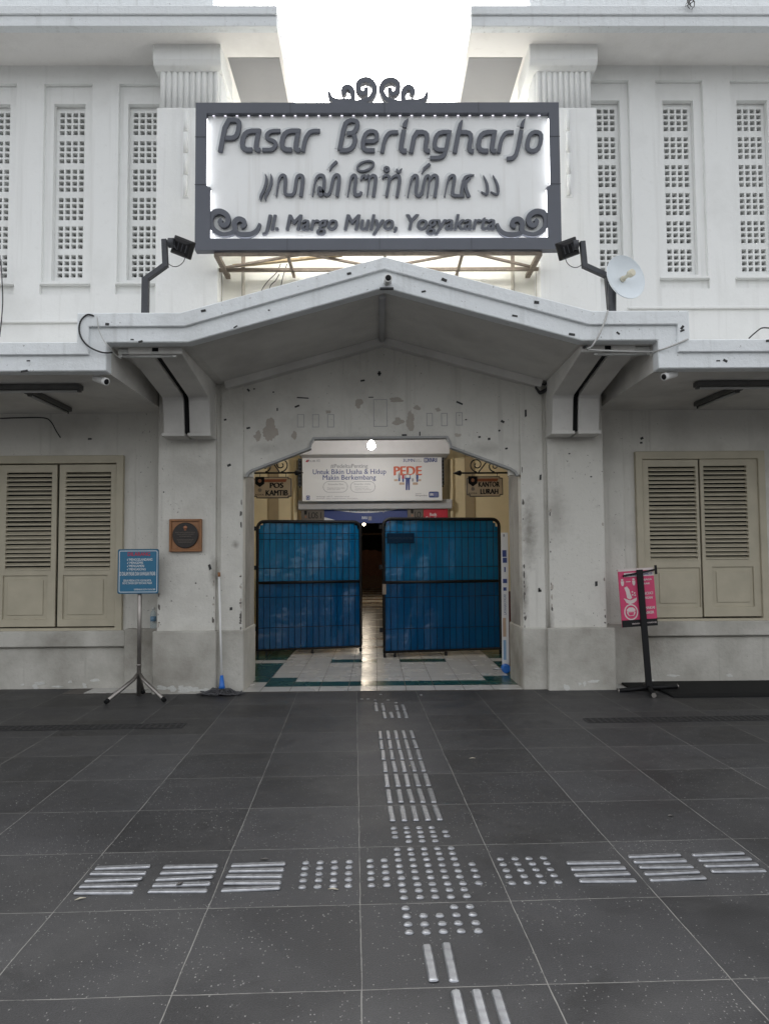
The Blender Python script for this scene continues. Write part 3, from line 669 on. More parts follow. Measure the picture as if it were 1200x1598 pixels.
# patches where the paint has come away
def blob(cx, cz, rx, rz, n, seed, y, mat, nm):
    rnd = random.Random(seed); pts = []
    ph = [rnd.uniform(0, 6.28) for _ in range(4)]; am = [rnd.uniform(.08, .24) for _ in range(4)]
    for k in range(n):
        t = 2*math.pi*k/n; r = 1+sum(am[j]*math.sin((j+1.0)*t+ph[j]) for j in range(4))*.7+rnd.uniform(-.13, .13)
        pts.append((cx+rx*r*math.cos(t), cz+rz*r*math.sin(t)))
    return MB().prism(pts, y-.0012-.00011*(seed % 31), y+.01).build(nm, mat, B)
for k, (x_, y_, rx, ry) in enumerate(((423, 673, 12, 15), (402, 681, 6, 7), (560, 630, 6, 7), (617, 624, 10, 4), (621, 658, 8, 6), (641, 656, 7, 14), (821, 680, 6, 6), (459, 679, 4, 7), (512, 643, 4, 3), (714, 679, 5, 3), (651, 636, 5, 4), (683, 639, 4, 3))):
    p = at(x_, y_, YF); s_ = YF/FPX; blob(p.x, p.z, rx*s_, ry*s_, 44, k, YF, M_PATCH, 'plaster_patch')
# flaking lime along the foot of the walls
for k in range(26):
    if k < 9: x_ = random.uniform(-3.8, -2.5); yy = 8.25
    elif k < 17: x_ = random.uniform(-2.2, -1.68); yy = 7.875
    elif k < 22: x_ = random.uniform(1.85, 2.4); yy = 7.875
    else: x_ = random.uniform(2.7, 4.0); yy = 8.25
    blob(x_, random.uniform(.015, .09), random.uniform(.015, .07), random.uniform(.008, .03), 18, 50+k, yy, M_PEEL, 'flaked_patch')
# knocks along the arrises of the entrance
for k in range(64):
    ex, ey, sd2 = ((XJL, 7.955, -1), (XJR, 7.955, 1), (pl[1], YP, -1), (pr[0], YP, 1), (pr[1], YP, -1), (pl[0], YP, 1))[random.choice((0, 0, 0, 1, 1, 1, 2, 3, 3, 4, 5))]
    zz = random.choice((random.uniform(.64, 1.2), random.uniform(.64, 2.3)))
    rx = random.uniform(.003, .013); blob(ex+sd2*(rx+.012), zz, rx, random.uniform(.006, .035), 14, 100+k, ey, random.choice((M_PATCH, M_CHIP, M_CHIP)), 'chip')
# scraps of black tape left on the paintwork
def scrap(px, py, wpx, hpx, Y, ang=0):
    p = at(px, py, Y); k = Y/FPX; a = rad(ang); c, s_ = math.cos(a), math.sin(a); w2, h2 = wpx*k/2, hpx*k/2
    pts = [(p.x+c*u-s_*v, p.z+s_*u+c*v) for u, v in ((-w2, -h2), (w2, -h2*.8), (w2*.9, h2), (-w2, h2*.9))]
    MB().prism(pts, Y-.004, Y+.006).build('tape_scrap', M_TAPE, B)
YB = YC-.032
for q in ((318, 485, 8, 4, YB, 10), (168, 506, 6, 4, YB, -8), (220, 533, 7, 3, YC, 12), (207, 530, 5, 2, YC, -5), (39, 579, 11, 3, YC, 8), (45, 563, 5, 2, YB, 0), (368, 510, 7, 2, YC, 30), (545, 427, 7, 4, YB, 10), (693, 437, 9, 5, YB, -25), (661, 455, 7, 3, YC, 10), (837, 472, 8, 5, YB, -8), (803, 493, 9, 3, YC, -12), (892, 522, 10, 4, YC, -10), (964, 520, 6, 3, YC, -40), (1064, 511, 7, 4, YB, 50), (1064, 516, 7, 3, YB, 20), (1120, 563, 6, 2, YC, 0), (1131, 563, 7, 4, YC, -30), (1197, 532, 5, 4, YB, 0), (420, 424+60, 3, 2, YB, 0),
          (592, 583, 6, 3, YF, 0), (592, 583, 3, 8, YF, 0), (566, 594, 7, 3, YF, 6), (473, 621, 19, 2, YF, -4), (464, 634, 8, 3, YF, 20), (388, 668, 6, 3, YF, 10), (579, 620, 8, 1.5, YF, 0), (717, 629, 11, 3, YF, -25), (784, 658, 6, 4, YF, -30), (631, 679, 8, 3, YF, 0), (655, 677, 2, 7, YF, 0), (388, 609, 5, 3, YF, -50), (397, 607, 3, 2, YF, 0), (763, 685, 4, 4, YF, 0), (779, 672, 3, 3, YF, 20), (790, 700, 4, 3, YF, 10), (748, 682, 4, 3, YF, 0), (433, 639, 2, 5, YF, 0), (427, 612, 3, 2, YF, 0), (727, 655, 3, 2, YF, 0),
          (820, 645, 3, 12, 7.955, 0), (843, 745, 3, 9, 7.955, -5), (352, 655, 4, 3, 7.955, 10), (358, 726, 6, 4, 7.955, 20), (841, 920, 3, 5, 7.955, 0), (361, 950, 4, 5, 7.955, 0), (842, 922, 5, 4, 7.955, 0), (930, 911, 4, 8, YP, 0), (328, 885, 4, 9, YP, 15), (141, 685, 6, 3, YW, 0), (1001, 654+30, 5, 4, YW, 20), (1000, 691, 4, 3, YW, 0), (306, 910, 2, 2, YP, 0), (256, 768, 2, 2, YP, 0), (888, 708, 3, 2, YP, 10), (922, 744, 3, 2, YP, 0)):
    scrap(*q)

# shutter windows
def shutter(parent, x0, x1, z0, z1, y, lou, pan, hinge, swing=0):
    """one leaf: stiles and rails, raised panel below, slanted slats above"""
    leaf = MB(); st = .075
    lx0, lx1, lz0, lz1 = lou; qx0, qx1, qz0, qz1 = pan
    leaf.grid_wall(x0, x1, z0, z1, y, y+.04, [(lx0, lx1, lz0, lz1), (qx0, qx1, qz0, qz1)])
    lf = leaf.build('shutter', M_SHUT, parent, .003)
    n = 22; h = (lz1-lz0)/n; sl_ = MB()
    for k in range(n):
        zc = lz0+(k+.5)*h; jt = random.uniform(-.004, .004)
        sl_.add([(lx0, y-.006, zc-h*.50+jt), (lx1, y-.006, zc-h*.50+jt), (lx1, y+.034, zc+h*.02), (lx0, y+.034, zc+h*.02),
                 (lx0, y-.006, zc-h*.24+jt), (lx1, y-.006, zc-h*.24+jt), (lx1, y+.034, zc+h*.22), (lx0, y+.034, zc+h*.22)],
                [(0, 3, 2, 1), (4, 5, 6, 7), (0, 1, 5, 4), (2, 3, 7, 6), (0, 4, 7, 3), (1, 2, 6, 5)])
    sl_.build('louvre', M_SHUT, lf)
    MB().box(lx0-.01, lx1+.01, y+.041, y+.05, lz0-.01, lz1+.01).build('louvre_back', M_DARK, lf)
    p2 = MB(); p2.box(qx0-.003, qx1+.003, y+.018, y+.038, qz0-.003, qz1+.003); p2.box(qx0+.045, qx1-.045, y+.008, y+.02, qz0+.045, qz1-.045)
    p2.build('panel', M_SHUT, lf, .004)
    hx = x0 if hinge < 0 else x1
    for zz in (z0+.28, z1-.25): MB().tube([(hx, y-.004, zz-.035), (hx, y-.004, zz+.035)], .008, 8).build('hinge', M_SHUT, lf)
    return lf
def shutter_window(hole, leaves, sillpx, leafpx_y, cx):
    wx0, wx1, wz0, wz1 = hole; Y = 8.27
    wroot = MB(); fw = .055
    wroot.grid_wall(wx0-.02, wx1+.02, wz0-.015, wz1+.03, 8.25, 8.40, [(wx0+fw, wx1-fw, wz0+.03, wz1-fw)])
    wr = wroot.build('shutter_window', M_SHUT, B, .005)
    for (a, b_, la, lb, qa, qb, hg, dz) in leaves:
        (t0, t1), (l0, l1), (p0, p1) = leafpx_y
        shutter(wr, PX(a, Y, 850)+.002, PX(b_, Y, 850)-.002, PZ(t1, Y, cx)+dz, PZ(t0, Y, cx)+dz, Y+.005,
                (PX(la, Y, 850), PX(lb, Y, 850), PZ(l1, Y, cx)+dz, PZ(l0, Y, cx)+dz), (PX(qa, Y, 850), PX(qb, Y, 850), PZ(p1, Y, cx)+dz, PZ(p0, Y, cx)+dz), hg)
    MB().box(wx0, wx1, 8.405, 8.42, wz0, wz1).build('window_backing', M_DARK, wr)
    sx0, sx1, sy0, sy1 = sillpx
    MB().box(PX(sx0, 8.2, 1000), PX(sx1, 8.2, 1000), 8.195, 8.4, PZ(sy1, 8.2, cx), PZ(sy0, 8.2, cx)).build('window_sill', M_PLI, wr, .01)
shutter_window(wzl, [(-3, 88, 9, 79.5, 6, 75, -1, 0), (91, 182, 101.5, 172, 99.5, 168.5, 1, 0)], (-120, 198, 985, 1010), ((725, 978), (737, 890), (898, 966.5)), 95)
shutter_window(wzr, [(1003, 1093, 1014.5, 1088, 1021, 1091, -1, -.006), (1095, 1186, 1101, 1168, 1110, 1174, 1, 0)], (999, 1320, 969.5, 992.5), ((716, 962.5), (727, 873.5), (885, 947)), 1095)

# hall behind the arch
YH = 12.0
HX0, HX1 = -2.35, 2.75
MB().box(HX0-.1, HX0, YF+.72, YH, 0, 3.7).build('hall_wall', M_CREAM, B)
MB().box(HX1, HX1+.1, YF+.72, YH, 0, 3.7).build('hall_wall', M_CREAM, B)
MB().box(HX0, xg0+.02, YF+.72, YF+.78, 0, 3.7).build('hall_wall', M_CREAM, B); MB().box(xg1-.02, HX1, YF+.72, YF+.78, 0, 3.7).build('hall_wall', M_CREAM, B)
MB().box(HX0-.1, HX1+.1, YF+.4, 13.0, 3.66, 3.74).build('hall_ceiling', M_SOF, B)
pgx0, pgx1 = PX(463, YH, 800), PX(702, YH, 800); zb0 = PZ(794.5, YH-.18, 580); zb1 = PZ(781, YH, 580)
MB().box(HX0, pgx0, YH, YH+.2, 0, 3.7).build('hall_wall', M_CREAM, B); MB().box(pgx1, HX1, YH, YH+.2, 0, 3.7).build('hall_wall', M_CREAM, B)
MB().box(pgx0+.04, pgx1+.02, YH-.18, YH+.2, zb0, zb1).build('portal_beam', M_BOX, B, .01)
MB().box(pgx0, pgx1, YH, YH+.2, zb1+.001, 3.7).build('hall_wall', M_CREAM, B)
zbx = PZ(709, 11.3, 580)
MB().box(PX(466, 11.3), PX(704, 11.3), 11.3, 11.99, zbx, 3.65).build('shutter_box', M_BOX, B, .01)
for q0, q1 in ((458, 464), (703, 708)): MB().box(PX(q0, YH-.05), PX(q1, YH-.05), YH-.07, YH+.02, 0, zbx).build('door_casing', M_CREAM, B, .004)
for q0, q1 in ((419, 435), (727, 742)): MB().box(PX(q0, YH-.02), PX(q1, YH-.02), YH-.03, YH+.02, 0, zbx+.4).build('door_panel', M_BROWNW, B, .004)
for q0, q1 in ((465.5, 471), (689.5, 694.5)):
    rl = MB().box(PX(q0, 11.74), PX(q1, 11.74), 11.74, 11.8, PZ(757, 11.7, 580), zbx).build('shutter_rail', M_DMETAL, B)
    s2 = MB()
    for k in range(8): zz = zbx-.04-k*.055; s2.box(PX(q0+1.4, 11.74), PX(q1-1.2, 11.74), 11.733, 11.741, zz-.03, zz)
    s2.build('rail_slot', M_RUB, rl)
# passage behind the portal
MB().box(pgx0-.3, pgx0-.02, YH+.2, 44, 0, 3.7).build('passage_wall', M_CREAM, B); MB().box(pgx1+.02, pgx1+.3, YH+.2, 44, 0, 3.7).build('passage_wall', M_CREAM, B)
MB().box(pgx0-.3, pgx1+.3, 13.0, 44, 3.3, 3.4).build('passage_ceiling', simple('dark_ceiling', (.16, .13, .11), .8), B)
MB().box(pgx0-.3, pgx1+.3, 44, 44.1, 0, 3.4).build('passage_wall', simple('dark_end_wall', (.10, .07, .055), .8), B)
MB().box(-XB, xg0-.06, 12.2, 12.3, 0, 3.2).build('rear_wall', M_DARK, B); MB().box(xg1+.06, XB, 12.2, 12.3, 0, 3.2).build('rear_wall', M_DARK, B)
MB().box(-XB, XB, 8.37, 13.0, 3.745, 3.8).build('first_floor_slab', M_CAN, B)

# ================================================================== THE NAME SIGN
YS = 7.50
SX0, SX1, SZ0, SZ1 = -1.787, 1.880, 4.4407, 5.9619
S = thing('name_sign', (.05, 7.6, 4.44), 'large white market name sign, slate grey frame, raised letters and scrolls, above the gable', 'sign')
ix0, ix1 = PX(322.5, YS, 230), PX(857.5, YS, 230); iz0, iz1 = PZ(371.5, YS, 590), PZ(176, YS, 590)
lx0, lx1 = PX(328.5, YS, 330), PX(854, YS, 330); lz = PZ(291, YS, 590)
fr = MB()
fr.grid_wall(SX0, SX1, SZ0, SZ1, YS, YS+.10, [(ix0, ix1, lz, iz1), (lx0, lx1, iz0, lz+.001)])
fr.build('frame', M_SLATE, S, .006)
fs = MB()
for xx in (SX0-.003, SX1-.12+.003): fs.box(xx, xx+.12, YS-.003, YS-.001, lz+.02, lz+.026); fs.box(xx, xx+.12, YS-.003, YS-.001, SZ1-.36, SZ1-.354)
for k in range(1, 4): fs.box(SX0+k*.92, SX0+k*.92+.004, YS-.003, YS-.001, SZ0, iz0); fs.box(SX0+k*.95, SX0+k*.95+.004, YS-.003, YS-.001, iz1, SZ1)
fs.build('frame_joint', simple('joint_dark', (.045, .05, .06), .6), S)
MB().box(SX0+.05, SX1-.05, YS+.06, YS+.095, SZ0+.05, SZ1-.05).build('panel', M_PANEL, S)
# LED strips just inside the frame, and warm ones on its back that wash the wall
x = ix0+.05
while x < ix1-.05:
    MB().box(x, x+.022, YS+.04, YS+.052, iz1-.004, iz1-.001).build('led_module', M_LED, S); x += .118
MB().box(ix0+.02, ix1-.02, YS+.02, YS+.035, iz0+.001, iz0+.006).build('led_strip', M_LEDS, S)
for xx in (lx0+.001, lx1-.006): MB().box(xx, xx+.005, YS+.02, YS+.035, iz0+.02, lz-.03).build('led_strip', M_LEDS, S)
for xx in (ix0+.001, ix1-.006): MB().box(xx, xx+.005, YS+.02, YS+.035, lz+.03, iz1-.05).build('led_strip', M_LEDS, S)
MB().box(SX0+.3, SX1-.3, YS+.102, YS+.112, SZ0+.10, SZ0+.13).build('back_light', M_LEDW, S)
YL0, YL1 = YS+.022, YS+.051
KS = YS/FPX
def sp_(px, py): p = at(px, py, YS); return (p.x, p.z)
def chaikin(pts, ws, closed, n=2):
    for _ in range(n):
        P, W_ = [], []; k = len(pts); rng = range(k) if closed else range(k-1)
        if not closed: P.append(pts[0]); W_.append(ws[0])
        for i in rng:
            a, b = pts[i], pts[(i+1) % k]; wa, wb = ws[i], ws[(i+1) % k]
            for t in (.25, .75):
                if not closed and ((i == 0 and t == .25) or (i == k-2 and t == .75)): continue
                P.append((a[0]+(b[0]-a[0])*t, a[1]+(b[1]-a[1])*t)); W_.append(wa+(wb-wa)*t)
        if not closed: P.append(pts[-1]); W_.append(ws[-1])
        pts, ws = P, W_
    return pts, ws
def put_strokes(strokes, name='letter', mat=None, back=True, rnd_=2, fat=1.02):
    """strokes: list of (points in photo pixels, width px or list, closed)"""
    mb = MB(); bk_ = MB()
    for i, (pts, wd, cl) in enumerate(strokes):
        pts, wd = chaikin(list(pts), list(wd) if isinstance(wd, (list, tuple)) else [wd]*len(pts), cl, rnd_)
        P = [sp_(*p) for p in pts]; W_ = [q*KS*fat for q in wd]
        mb.stroke(P, W_, YL0+i*.0022, YL1, cl)
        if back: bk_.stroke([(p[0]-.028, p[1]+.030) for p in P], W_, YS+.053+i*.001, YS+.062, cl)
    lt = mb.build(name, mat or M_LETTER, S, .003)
    if back: bk_.build('shadow_copy', M_LSHADOW, lt)  # shadow put in as a pale copy, offset up and left
    return lt
# upright letter skeletons, x-height 150, stroke 30; placed and slanted below
GL = {
 'P': ([([(15, 0), (15, 206), (92, 206), (114, 186), (114, 112), (92, 90), (34, 90)], 31, 0)], 128),
 'a': ([([(112, 136), (44, 136), (16, 110), (16, 40), (44, 14), (86, 14)], 30, 0), ([(103, 150), (103, 34), (114, 14), (136, 13)], 29, 0)], 132),
 's': ([([(120, 136), (48, 136), (19, 116), (22, 93), (46, 80), (84, 70), (104, 52), (100, 30), (80, 14), (4, 14)], 28, 0)], 122),
 'r': ([([(15, 0), (15, 84), (34, 124), (60, 136), (120, 136)], 29, 0)], 120),
 'B': ([([(15, 14), (15, 180), (40, 206), (90, 206), (110, 186), (108, 150), (88, 126), (44, 122)], 30, 0), ([(84, 124), (112, 98), (112, 44), (82, 14), (15, 14)], 30, 0)], 128),
 'e': ([([(32, 72), (112, 72), (112, 112), (90, 136), (42, 136), (16, 110), (16, 40), (42, 14), (116, 14)], 29, 0)], 128),
 'i': ([([(15, 150), (15, 36), (28, 14), (52, 13)], 29, 0), ([(15, 166), (14, 196), (26, 226)], [26, 27, 6], 0)], 50),
 'n': ([([(15, 0), (15, 136), (76, 136), (100, 114), (100, 36), (112, 14), (136, 13)], 30, 0)], 134),
 'g': ([([(112, 136), (44, 136), (16, 110), (16, 46), (44, 20), (104, 20)], 30, 0), ([(112, 150), (112, 0), (88, -30), (2, -31)], 29, 0)], 126),
 'h': ([([(15, 0), (15, 180), (25, 214)], [30, 30, 10], 0), ([(20, 136), (78, 136), (102, 114), (102, 36), (114, 14), (138, 13)], 29, 0)], 136),
 'j': ([([(72, 150), (72, 0), (50, -34), (2, -38)], 29, 0), ([(72, 166), (71, 196), (83, 226)], [26, 27, 6], 0)], 92),
 'o': ([([(44, 14), (16, 40), (16, 110), (44, 136), (92, 136), (118, 110), (118, 40), (92, 14)], 30, 1)], 134),
}
def put_letter(ch, x_px, base_py, width_px, xh_px, slant=.19):
    st, wd = GL[ch]; kx = width_px/wd; ky = xh_px/150; out = []
    for pts, w_, cl in st:
        P = [(x_px+x*kx+y*ky*slant, base_py-y*ky) for x, y in pts]
        k = (kx+ky)/2; out.append((P, [q*k for q in w_] if isinstance(w_, list) else w_*k, cl))
    put_strokes(out, rnd_=1, fat=1.05)
za = lambda x: 320+x/4.2857; zbx_ = lambda x: 580+x/4.138
for ch, f_, x0_, x1_ in (('P', za, 84, 206), ('a', za, 218, 362), ('s', za, 374, 478), ('a', za, 484, 628), ('r', za, 640, 742), ('B', za, 882, 1002), ('e', za, 1030, 1144)):
    put_letter(ch, f_(x0_), 234.8+(.8 if x0_ > 800 else 0), (x1_-x0_)/4.2857, 36.4)
for ch, f_, x0_, x1_ in (('r', zbx_, 56, 146), ('i', zbx_, 164, 222), ('n', zbx_, 240, 374), ('g', zbx_, 382, 490), ('h', zbx_, 522, 658), ('a', zbx_, 664, 800), ('r', zbx_, 812, 894), ('j', zbx_, 880, 958), ('o', zbx_, 984, 1092)):
    put_letter(ch, f_(x0_), 236.4, (x1_-x0_)/4.138, 36.0)
# second line: Javanese script, stroke by stroke
A_ = lambda *p: [(320+x/4.2857, 165+y/4.2857) for x, y in p]
B_ = lambda *p: [(580+x/4.138, 165+y/4.138) for x, y in p]
jw = 5.2
JAV = [
 [(A_((400, 445), (413, 480), (398, 545), (368, 600), (373, 628)), [1, 5, 5, 5, 1.5], 0)],
 [(A_((436, 445), (447, 480), (432, 545), (400, 600), (406, 626)), [1, 5, 5, 5, 1.5], 0)],
 [(A_((475, 598), (489, 500), (503, 460), (524, 453), (540, 472), (530, 574), (546, 588), (584, 588), (598, 570), (610, 472), (628, 453), (650, 460), (655, 482), (640, 598)), [2.5, 3.2, 5, 6, 6, 6, 5, 5, 5, 5.5, 5.5, 6.4, 6.6, 6.4], 0)],
 [(A_((717, 596), (734, 500), (752, 460), (780, 453), (798, 470), (794, 550), (780, 588), (762, 588), (754, 560), (766, 530), (790, 572), (814, 592), (838, 572), (852, 490), (866, 456), (888, 452), (900, 474), (882, 598)), [2.5, 3, 5, 6, 6, 5.6, 5, 4.5, 4, 4.5, 5, 5, 5, 4.5, 5, 6, 6.4, 6.2], 0)],
 [(A_((832, 427), (850, 390), (882, 362)), [2, 5, 5.5], 0)],
 [(A_((954, 598), (970, 492), (986, 456), (1004, 456), (1010, 482), (994, 588), (1036, 588), (1046, 566)), [2.5, 3, 5, 6, 6, 6, 5.5, 4.5], 0), (A_((1042, 488), (1052, 460), (1072, 456), (1074, 482)), [3, 5, 4, 3], 0), (A_((1074, 482), (1088, 456), (1100, 462), (1096, 500), (1084, 598)), [3, 5, 5, 3, 2.5], 0), (A_((1098, 478), (1116, 454), (1138, 458), (1144, 480), (1126, 598)), [3, 5, 6, 6.4, 6.2], 0)],
 [(A_(*[(1073+58*math.cos(t)*.94+30*math.sin(t)*.34, 394-58*math.cos(t)*.34+30*math.sin(t)*.94) for t in [2*math.pi*k/20 for k in range(20)]]), 3.6, 1)],
 [(B_((68, 462), (82, 442), (106, 440), (118, 460), (96, 580)), [2, 5, 5.5, 5.6, 5], 0), (B_((122, 470), (144, 444), (174, 440), (184, 462), (164, 582)), [2.5, 5, 5.6, 6.2, 5.6], 0)],
 [(B_(*[(97+13*math.cos(t), 400+13*math.sin(t)) for t in [2*math.pi*k/12 for k in range(12)]]), 4.4, 1)],
 [(B_((162, 398), (166, 416), (180, 418), (196, 396)), [2, 4.5, 4.5, 1.5], 0)],
 [(B_((234, 583), (250, 488), (268, 446), (288, 440), (298, 460), (284, 550), (296, 576), (324, 570), (340, 480), (354, 444), (372, 442), (376, 470), (360, 580)), [2.5, 3.2, 5, 6, 6.2, 6, 5, 5, 5, 5, 4.5, 3.6, 3], 0), (B_((378, 472), (392, 444), (414, 438), (428, 460), (408, 582)), [3, 5, 6, 6.4, 6.2], 0)],
 [(B_((324, 428), (344, 392), (378, 366)), [2, 5, 5.5], 0)],
 [(B_((472, 578), (490, 480), (508, 446), (530, 440), (538, 460), (520, 556), (530, 573), (600, 573)), [2.5, 3.2, 5, 6, 6, 6, 5.6, 3.6], 0), (B_((664, 438), (612, 444), (592, 476), (580, 566)), [2, 5, 5.5, 5], 0), (B_((640, 452), (598, 500), (630, 580)), [3, 6, 6.4], 0)],
 [(B_((722, 438), (750, 500), (752, 572), (708, 546)), [1, 5.4, 4, 2], 0)],
 [(B_((784, 438), (816, 500), (822, 574), (770, 546)), [1, 5.4, 4, 2], 0)],
]
for g_ in JAV: put_strokes(g_, fat=.92)
# third line
def islands(txt, bold, spacing=1.0):
    """the letters of a line, one list of faces each (pieces that overlap sideways, like an i and its dot, stay together)"""
    vs, fs, bd = text_faces(txt, bold, 0, 'LEFT', spacing); par = list(range(len(vs)))
    def find(a):
        while par[a] != a: par[a] = par[par[a]]; a = par[a]
        return a
    for f in fs:
        for a in f[1:]: par[find(a)] = find(f[0])
    gr = {}
    for f in fs: gr.setdefault(find(f[0]), []).append(f)
    L_ = sorted([[min(vs[a][0] for f in g for a in f), max(vs[a][0] for f in g for a in f), g] for g in gr.values()], key=lambda t: t[0])
    out = []
    for a, b, g in L_:
        if out and min(b, out[-1][1])-max(a, out[-1][0]) > .5*min(b-a, out[-1][1]-out[-1][0]): out[-1][1] = max(b, out[-1][1]); out[-1][2] += g
        else: out.append([a, b, list(g)])
    return vs, [o_[2] for o_ in out]
vs, gl = islands('Jl. Margo Mulyo, Yogyakarta', .022, 1.02)
az = 0; bz = max(v[1] for v in vs); ax, bx_ = min(v[0] for v in vs), max(v[0] for v in vs)
zb0_, zt0_ = PZ(356.5, YS, 590), PZ(333, YS, 590); xl_, xr__ = PX(411, YS, 350), PX(772, YS, 350)
sx_, sz_ = (xr__-xl_)/(bx_-ax), (zt0_-zb0_)/bz
for g in gl:
    def lay(y0_, y1_, dx, dz, nm, mat, par_):
        used = sorted({a for f in g for a in f}); ix = {a: i for i, a in enumerate(used)}; n = len(used)
        P = [(xl_+(vs[a][0]-ax)*sx_+vs[a][1]*sz_*.2+dx, zb0_+vs[a][1]*sz_+dz) for a in used]
        F = [[ix[a] for a in f] for f in g]; ed = {(a, b) for f in F for a, b in zip(f, f[1:]+f[:1])}; bd = [(a, b) for a, b in ed if (b, a) not in ed]
        ar = sum(P[f[0]][0]*(P[f[1]][1]-P[f[2]][1])+P[f[1]][0]*(P[f[2]][1]-P[f[0]][1])+P[f[2]][0]*(P[f[0]][1]-P[f[1]][1]) for f in F)
        if ar < 0: F = [f[::-1] for f in F]; bd = [(b, a) for a, b in bd]
        mb = MB()
        for i, (kx, kz) in enumerate(((0, 0), (-.006, .0015), (.006, -.0015))):
            mb.add([(p[0]+kx, y0_-i*.0012, p[1]+kz) for p in P]+[(p[0]+kx, y1_-i*.0012, p[1]+kz) for p in P], F+[(b, a, n+a, n+b) for a, b in bd])
        return mb.build(nm, mat, par_)
    lt = lay(YL0, YL1, 0, 0, 'letter', M_LETTER, S); lay(YS+.055, YS+.062, -.012, .013, 'shadow_copy', M_LSHADOW, lt)  # each letter with a pale offset copy as its shadow
# scrolls
C_ = lambda *p: [(500+x/6.6667, 110+y/6.6667) for x, y in p]
D_ = lambda *p: [(320+x/4.2857, 310+y/4.2857) for x, y in p]
def smooth(pts, n=4):
    out = []; k = len(pts)
    for i in range(k-1):
        p0, p1, p2, p3 = pts[max(i-1, 0)], pts[i], pts[i+1], pts[min(i+2, k-1)]
        for j in range(n):
            t = j/n; out.append(tuple(.5*((2*p1[d])+(-p0[d]+p2[d])*t+(2*p0[d]-5*p1[d]+4*p2[d]-p3[d])*t*t+(-p0[d]+3*p1[d]-3*p2[d]+p3[d])*t**3) for d in (0, 1)))
    return out+[pts[-1]]
def taper(n, a, b, c): return [a+(b-a)*min(1, i/(n*.4)) if i < n*.4 else b+(c-b)*(i-n*.4)/(n*.6) for i in range(n)]
def scroll(list3, mirror, name, y0, y1, back=False):
    mb = MB()
    for i, (pts, (a, b_, c)) in enumerate(list3):
        P = smooth(pts); 
        if mirror: P = [(2*mirror-x, y) for x, y in P]
        a, b_, c = a*1.3, b_*1.3, c*1.3; P = [sp_(*q) for q in P]; mb.stroke(P, [q*KS for q in taper(len(P), a, b_, c)], y0+i*.003, y1+i*.002)
        if back: mb2 = SHADOWS; mb2.stroke([(u-.02, v+.025) for u, v in P], [q*KS for q in taper(len(P), a, b_, c)], YS+.053+i*.002, YS+.062)
    return mb.build(name, M_SLATE, S, .003)
crown = [(C_((300, 318), (420, 302), (520, 262), (566, 170), (530, 96), (466, 72), (404, 100), (390, 158), (416, 205), (452, 214), (478, 185), (474, 152)), (5, 7.2, 5)),
         (C_((290, 322), (330, 285), (334, 200), (300, 152), (258, 152), (236, 190), (256, 222)), (5, 7, 5.5)),
         (C_((350, 300), (270, 296), (180, 298), (110, 262), (84, 196)), (6, 7.4, 3))]
scroll(crown, 0, 'scroll_ornament', YS+.03, YS+.10); scroll(crown, 590, 'scroll_ornament', YS+.034, YS+.104)
SHADOWS = MB()
corner = [(D_((190, 222), (120, 236), (60, 205), (34, 150), (52, 95), (105, 82), (150, 112), (150, 158), (122, 176), (98, 152), (112, 134)), (5, 7.2, 4.6)),
          (D_((150, 236), (198, 210), (196, 158), (222, 132), (256, 142), (262, 170), (238, 184)), (5, 6.8, 4.6)),
          (D_((190, 208), (232, 234), (300, 234), (345, 206), (366, 160)), (5, 7, 3))]
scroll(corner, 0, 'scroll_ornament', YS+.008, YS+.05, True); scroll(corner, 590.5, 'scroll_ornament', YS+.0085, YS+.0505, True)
SHADOWS.build('scroll_shadow_copy', M_LSHADOW, S)  # shadow of the corner scrolls, shaped as pale offset copies
# steel frame that carries it
tr = MB(); x0_, x1_ = PX(338, 7.55, 397), PX(842, 7.55, 397); zt = SZ0-.006
tr.bar((x0_, 7.55, zt-.02), (x1_, 7.55, zt-.02), .028, .028)
yb = 7.97; xb0, xb1 = PX(350, yb, 412), PX(832, yb, 410); zb_ = zt-.02
tr.bar((xb0-.05, yb, zb_), (xb1+.05, yb, zb_), .034, .034)
for xx in (x0_, x1_): tr.bar((xx, 7.55, zb_+.001), (xx, 8.18, zb_+.001), .05, .04)
for t in (.22, .52, .76): tr.bar((x0_+(x1_-x0_)*t, 7.56, zb_-.003), (x0_+(x1_-x0_)*t, 8.18, zb_-.003), .028, .028)
for t0, t1 in ((.0, .26), (.5, .28), (.52, .75), (1., .8)): tr.bar((x0_+(x1_-x0_)*t0, yb-.03, zb_+.012), (x0_+(x1_-x0_)*t1, 7.58, zb_+.012), .03, .02)
for xx in (PX(380, 8.0, 440), PX(800, 8.0, 440)): tr.bar((xx, 7.99, zb_), (xx, 7.99, SZ1-.3), .035, .035)
tr.build('support_frame', M_RUST, S)
MB().bar((x0_+.1, 7.93, zb_+.03), (x0_+1.25, 7.66, zb_+.035), .05, .02).build('timber_batten', M_RUSTL, S)

